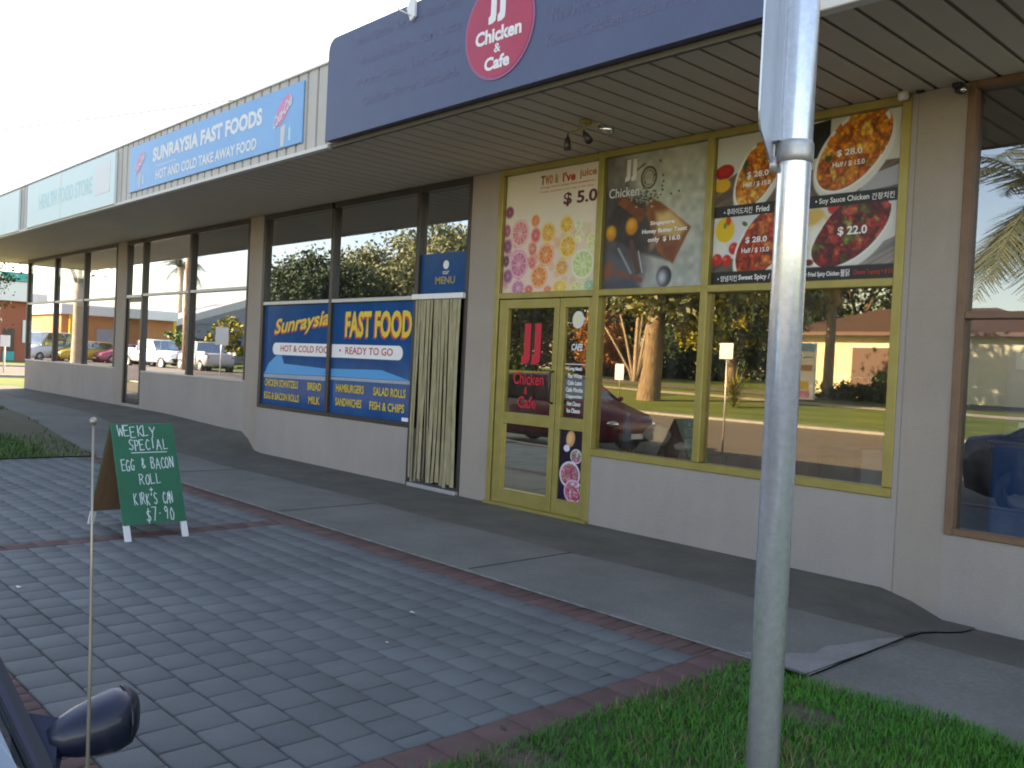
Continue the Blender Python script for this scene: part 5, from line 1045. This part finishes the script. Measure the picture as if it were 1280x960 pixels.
tree('leafy tree with dark and yellow foliage left of the cream house', (-31.6, -42.0, .6), 9, .28, (-31.4, -41.8, 5.8), (2.6, 2.4, 3.0), 'leaf_dark', 8, 'bark', 80, 70, .16, G1, 6, lm2='leaf_yellow')
t = thing('yucca', 'spiky yellow green yucca clump standing on the far lawn', 'plant', (-21.4, -26.6, .1)); b = MB(); r2 = np.random.RandomState(4)
for i in range(150):
    a = r2.uniform(0, 6.28); e = r2.uniform(.1, 1.35); L0 = r2.uniform(.8, 1.4); z0 = r2.uniform(.15, 1.1); q = Vector((-21.4, -26.6, z0)); d = Vector((math.cos(a)*math.cos(e), math.sin(a)*math.cos(e), math.sin(e))); sd_ = Vector((-math.sin(a), math.cos(a), 0))*.04
    b.add([q-sd_, q+sd_, q+d*L0+Vector((0, 0, -.15))], [(0, 1, 2)])
b.build('leaves', 'leaf_yellow', t)
palm('palm with a skirt of dead fronds in front of the cream house', (-22.6, -37.1, .55), 6.4, .24, 16, 2.6, 5, 14)
palm('tall palm with arching grey green fronds near the far kerb', (-7.5, -19.4, .0), 6.3, .26, 28, 3.9, 6)
palm('distant palm rising behind the pale warehouse roof', (-84, -28.4, .8), 8.6, .3, 22, 3.0, 9)
tree('dark round crowned tree seen over the take-away sign', (-57.5, -27.5, .6), 10, .4, (-57.0, -27.8, 5.0), (4.0, 4.0, 3.8), 'leaf_dark', 12, 'bark', 240, 150, .15, G1, 7, shell=.3)
for i, (x, y, h, r, lab) in enumerate(((-59.5, -33.0, 9.8, 3.7, 'tall olive tree right behind the dark round tree'), (-55.5, -36.8, 12.2, 4.9, 'tallest olive tree of the row'), (-51.5, -40.8, 12.6, 5.2, 'broad olive tree at the near end of the row'))):
    tree(lab, (x, y, .7), h, .4, (x, y, h*.58), (r, r, h*.42), 'leaf_olive', 14+i, 'palebark', 240, 130, .18, G1, 6, shell=.35)
tree('street tree with a pale slender trunk near the far shops', (-45.8, -7.6, .3), 8, .26, (-45.6, -7.6, 6.4), (2.4, 2.2, 1.6), 'leaf_olive', 19, 'palebark', 34, 60, .15, G1, 5, th=4.4)
tag(leaves('hedge', (-20.6, -37.2, .85), (3.2, .8, .5), 70, 60, .12, 'leaf_dark', None, 66, .3), 'low dark hedge in front of the cream house steps', 'hedge', 'hedges across the street')
for i, (x, y, r, lm, lab) in enumerate(((-64, -20.5, 1.5, 'leaf_green', 'green bush before the grey gabled warehouse, nearest the utes'), (-61.5, -23.0, 1.9, 'leaf_yellow', 'yellowish bush before the grey gabled warehouse, middle of three'), (-59.0, -24.6, 1.6, 'leaf_green', 'green bush before the grey gabled warehouse, nearest the round tree'), (-20.2, -38.6, 1.0, 'leaf_green', 'low shrub by the steps of the cream house'))):
    tag(leaves('bush', (x, y, r*.85+.3), (r, r, r*1.0), 40, 60, .15, lm, None, 90+i, .3), lab, 'bush', 'bushes across the street')
# dark drooping tree beyond the far corner
tree('dark drooping tree beyond the far end of the shops', (-38.9, .2, .28), 7, .22, (-38.7, .55, 4.2), (2.2, 1.9, 2.0), 'leaf_dark', 25, 'bark', 80, 140, .08, None, 6, droop=1.6, name='drooping_tree')

# ================================================================== FAR BUILDINGS AND STREET FURNITURE
t = thing('house', 'cream rendered house with a brown tiled roof and a wide brown door across the street', 'house', (-24, -46, .6))
MB().box((-28.2, -52, .3), (-14, -42, 4.25)).build('wall', 'cream', t)
b = MB(); e = [(-28.7, -52.5), (-13.5, -52.5), (-13.5, -41.4), (-28.7, -41.4)]; rg = [(-24.5, -47), (-18, -47)]
b.add([(x, y, 4.25) for x, y in e]+[(x, y, 6.0) for x, y in rg], [(3, 2, 5, 4), (1, 0, 4, 5), (0, 3, 4), (2, 1, 5), (0, 1, 2, 3)]).build('roof', 'tile', t)
MB().box((-28.7, -41.42, 4.1), (-13.5, -41.32, 4.3)).build('gutter', 'browndoor', t)
MB().box((-23.75, -41.99, .85), (-21.55, -41.93, 3.45)).build('door', 'browndoor', t); MB().box((-23.85, -41.96, 3.45), (-21.45, -41.91, 3.55)).box((-21.55, -41.96, .85), (-21.45, -41.91, 3.45)).build('door_frame', 'offwhite', t)
MB().bbox((-24.2, -41.9, .55), (-21.2, -40.4, .85), .02).build('step', 'cream', t)
b = MB().tube([(-24.1, -40.5, 1.75), (-18, -40.5, 1.75)], .035, 6)
for x in (-24.1, -22, -20, -18): b.tube([(x, -40.5, .6), (x, -40.5, 1.75)], .03, 6)
b.build('railing', 'white', t); MB().box((-27.0, -41.98, .9), (-26.1, -41.93, 2.4)).build('window', 'darkwin', t)
t = thing('house', 'pale gabled house behind the brown roofed house', 'house', (-15, -58, .9))
MB().box((-21.5, -66, .6), (-9, -55, 5.2)).build('wall', 'cream', t)
b = MB(); b.add([(-22, -55-.4, 5.2), (-8.5, -55.4, 5.2), (-8.5, -66, 5.2), (-22, -66, 5.2), (-15.2, -55.4, 8.4), (-15.2, -66, 8.4)], [(0, 4, 5, 3), (1, 2, 5, 4), (0, 3, 2, 1)]).build('roof', 'tin', t)
MB().add([(-21.4, -55.2, 5.2), (-9.1, -55.2, 5.2), (-15.2, -55.2, 8.1)], [(0, 1, 2)]).build('gable', 'cream', t); MB().box((-18, -54.98, 2.2), (-16, -54.92, 3.8)).build('window', 'darkwin', t)
t = thing('sign_tower', 'tall white directory sign board with coloured panels by the house', 'sign', (-22.9, -34.8, .5))
MB().bbox((-24.0, -34.9, .5), (-22.1, -34.7, 3.35), .02).build('board', 'white', t); MB().bbox((-24.0, -34.69, 2.95), (-22.1, -34.66, 3.33), .01).build('header_panel', 'bluesign', t)
for i, (x0, x1, z0, z1, m) in enumerate(((-23.9, -22.2, 2.62, 2.66, 'tin'), (-22.95, -22.2, 1.95, 2.25, 'orange'), (-23.5, -23.25, 2.02, 2.2, 'redl'), (-23.8, -22.4, 1.0, 1.45, 'yellow'), (-23.8, -22.3, .6, .95, 'pink'))): MB().bbox((x0, -34.69, z0), (x1, -34.67, z1), .004).build('panel', m, t)
t = thing('warehouse', 'grey gabled warehouse with white fascia down the street', 'warehouse', (-78, -30, .6))
MB().box((-88, -52, .3), (-76, -25.5, 4.0)).build('wall', 'tin', t)
MB().add([(-75.9, -25, 3.9), (-75.9, -38, 3.9), (-75.9, -31.5, 6.1), (-88, -25, 3.9), (-88, -38, 3.9), (-88, -31.5, 6.1)], [(0, 1, 2), (0, 2, 5, 3), (1, 4, 5, 2), (3, 5, 4)]).build('roof', 'tin', t)
MB().add([(-75.8, -24.6, 3.5), (-75.8, -24.6, 4.1), (-75.8, -31.5, 6.5), (-75.8, -38.5, 4.1), (-75.8, -38.5, 3.5), (-75.8, -31.5, 5.8)], [(0, 1, 2, 5), (5, 2, 3, 4)]).build('bargeboard', 'white', t)
for y in (-27.5, -30.0, -32.5): MB().box((-75.98, y-.8, 1.4), (-75.9, y+.8, 2.6)).build('window', 'darkwin', t)
t = thing('shed', 'orange walled shop with a white roof beside the warehouse', 'shop', (-76, -20, .5))
MB().box((-88, -24.4, .3), (-75.5, -15.5, 3.9)).build('wall', 'orange', t); MB().bbox((-88.4, -24.45, 3.9), (-74.6, -15.2, 4.7), .03).build('roof', 'white', t); MB().box((-75.48, -20.5, .6), (-75.4, -18.2, 2.9)).build('roller_door', 'tin', t)
for y in (-24.2, -16): MB().bbox((-74.9, y-.1, .3), (-74.7, y+.1, 3.9), .01).build('post', 'yellow', t)
t = thing('shop_block', 'white fronted shop block with an orange sign at the end of the street', 'shop', (-100, -14, .5))
MB().box((-112, -21, .3), (-99, -2, 6.5)).build('wall', 'white', t); MB().bbox((-98.98, -17, 2.8), (-98.7, -9, 4.3), .03).build('sign_board', 'orange', t)
for y in (-19, -15, -11, -7): MB().box((-98.99, y-1.3, .7), (-98.9, y+1.3, 2.6)).build('window', 'darkwin', t)
MB().bbox((-99, -21, 2.62), (-96.5, -2, 2.78), .02).build('awning', 'tin', t)
# brick building seen past the corner of the shops
t = thing('brick_building', 'red brick building with a teal and white fascia past the far corner', 'building', (-70, 14, .28))
MB().box((-80, 9.2, .2), (-66, 30, 4.2)).build('wall', 'redbrick', t); MB().bbox((-80.3, 8.6, 4.2), (-65.4, 30.3, 5.5), .03).build('fascia', 'white', t); MB().bbox((-80.4, 8.5, 5.5), (-65.3, 30.4, 6.1), .03).build('capping', 'teal', t)
MB().box((-65.98, 9.35, .9), (-65.9, 9.95, 2.4)).build('window', 'darkwin', t); MB().box((-65.98, 10.45, 1.5), (-65.92, 11.6, 3.0)).build('notice_panel', 'white', t); MB().box((-65.98, 9.3, .28), (-65.9, 9.98, .88)).build('lower_panel', 'teal', t)
def post(name, lab, cat, x, y, z0, z1, sw, sh, m='white', face='y', group=None, r=.03, pm='silver'):
    t = thing(name, lab, cat, (x, y, z0), group); MB().tube([(x, y, z0-.2), (x, y, z1)], r, 8).build('post', pm, t)
    if sw:
        if face == 'y': MB().bbox((x-sw/2, y+.032, z1-sh), (x+sw/2, y+.045, z1), .004).build('sign_face', m, t)
        else: MB().bbox((x+.032, y-sw/2, z1-sh), (x+.045, y+sw/2, z1), .004).build('sign_face', m, t)
post('sign_post', 'white sign post on the verge past the far corner', 'sign post', -39.2, 3.0, .28, 1.75, .35, .45, 'white', 'x', None, .035, 'white')
SG = 'small white signs on posts across the street'
post('sign_post', 'low white sign in front of the bare tree', 'sign post', -29.2, -28.3, .35, 1.85, .55, .8, 'white', 'y', SG)
post('sign_post', 'tall white parking sign on a thin pole near the cafe kerb', 'sign post', -10.35, -9.2, -.12, 2.15, .32, .32, 'white', 'y', SG, .02)
post('sign_post', 'white sign on a post in front of the warehouse, left of a pair', 'sign post', -43.0, -13.6, .1, 2.75, .7, .9, 'white', 'x', SG, .04)
post('sign_post', 'white sign on a post in front of the warehouse, right of a pair', 'sign post', -42.1, -15.2, .1, 2.75, .7, .9, 'white', 'x', SG, .04)
post('power_pole', 'tall dark timber power pole by the utes', 'pole', -49.4, -14.4, .2, 8.6, 0, 0, 'white', 'y', None, .13, 'bark')

t = thing('overhead_wire', 'thin overhead service wire crossing the sky beyond the shops', 'wire', (-40, 20, 14))
MB().tube([(-75+i*7.5, 6+i*3.5, 15.5-.03*i*(12-i)+i*.55) for i in range(13)], .035, 6).build('wire', 'black', t)
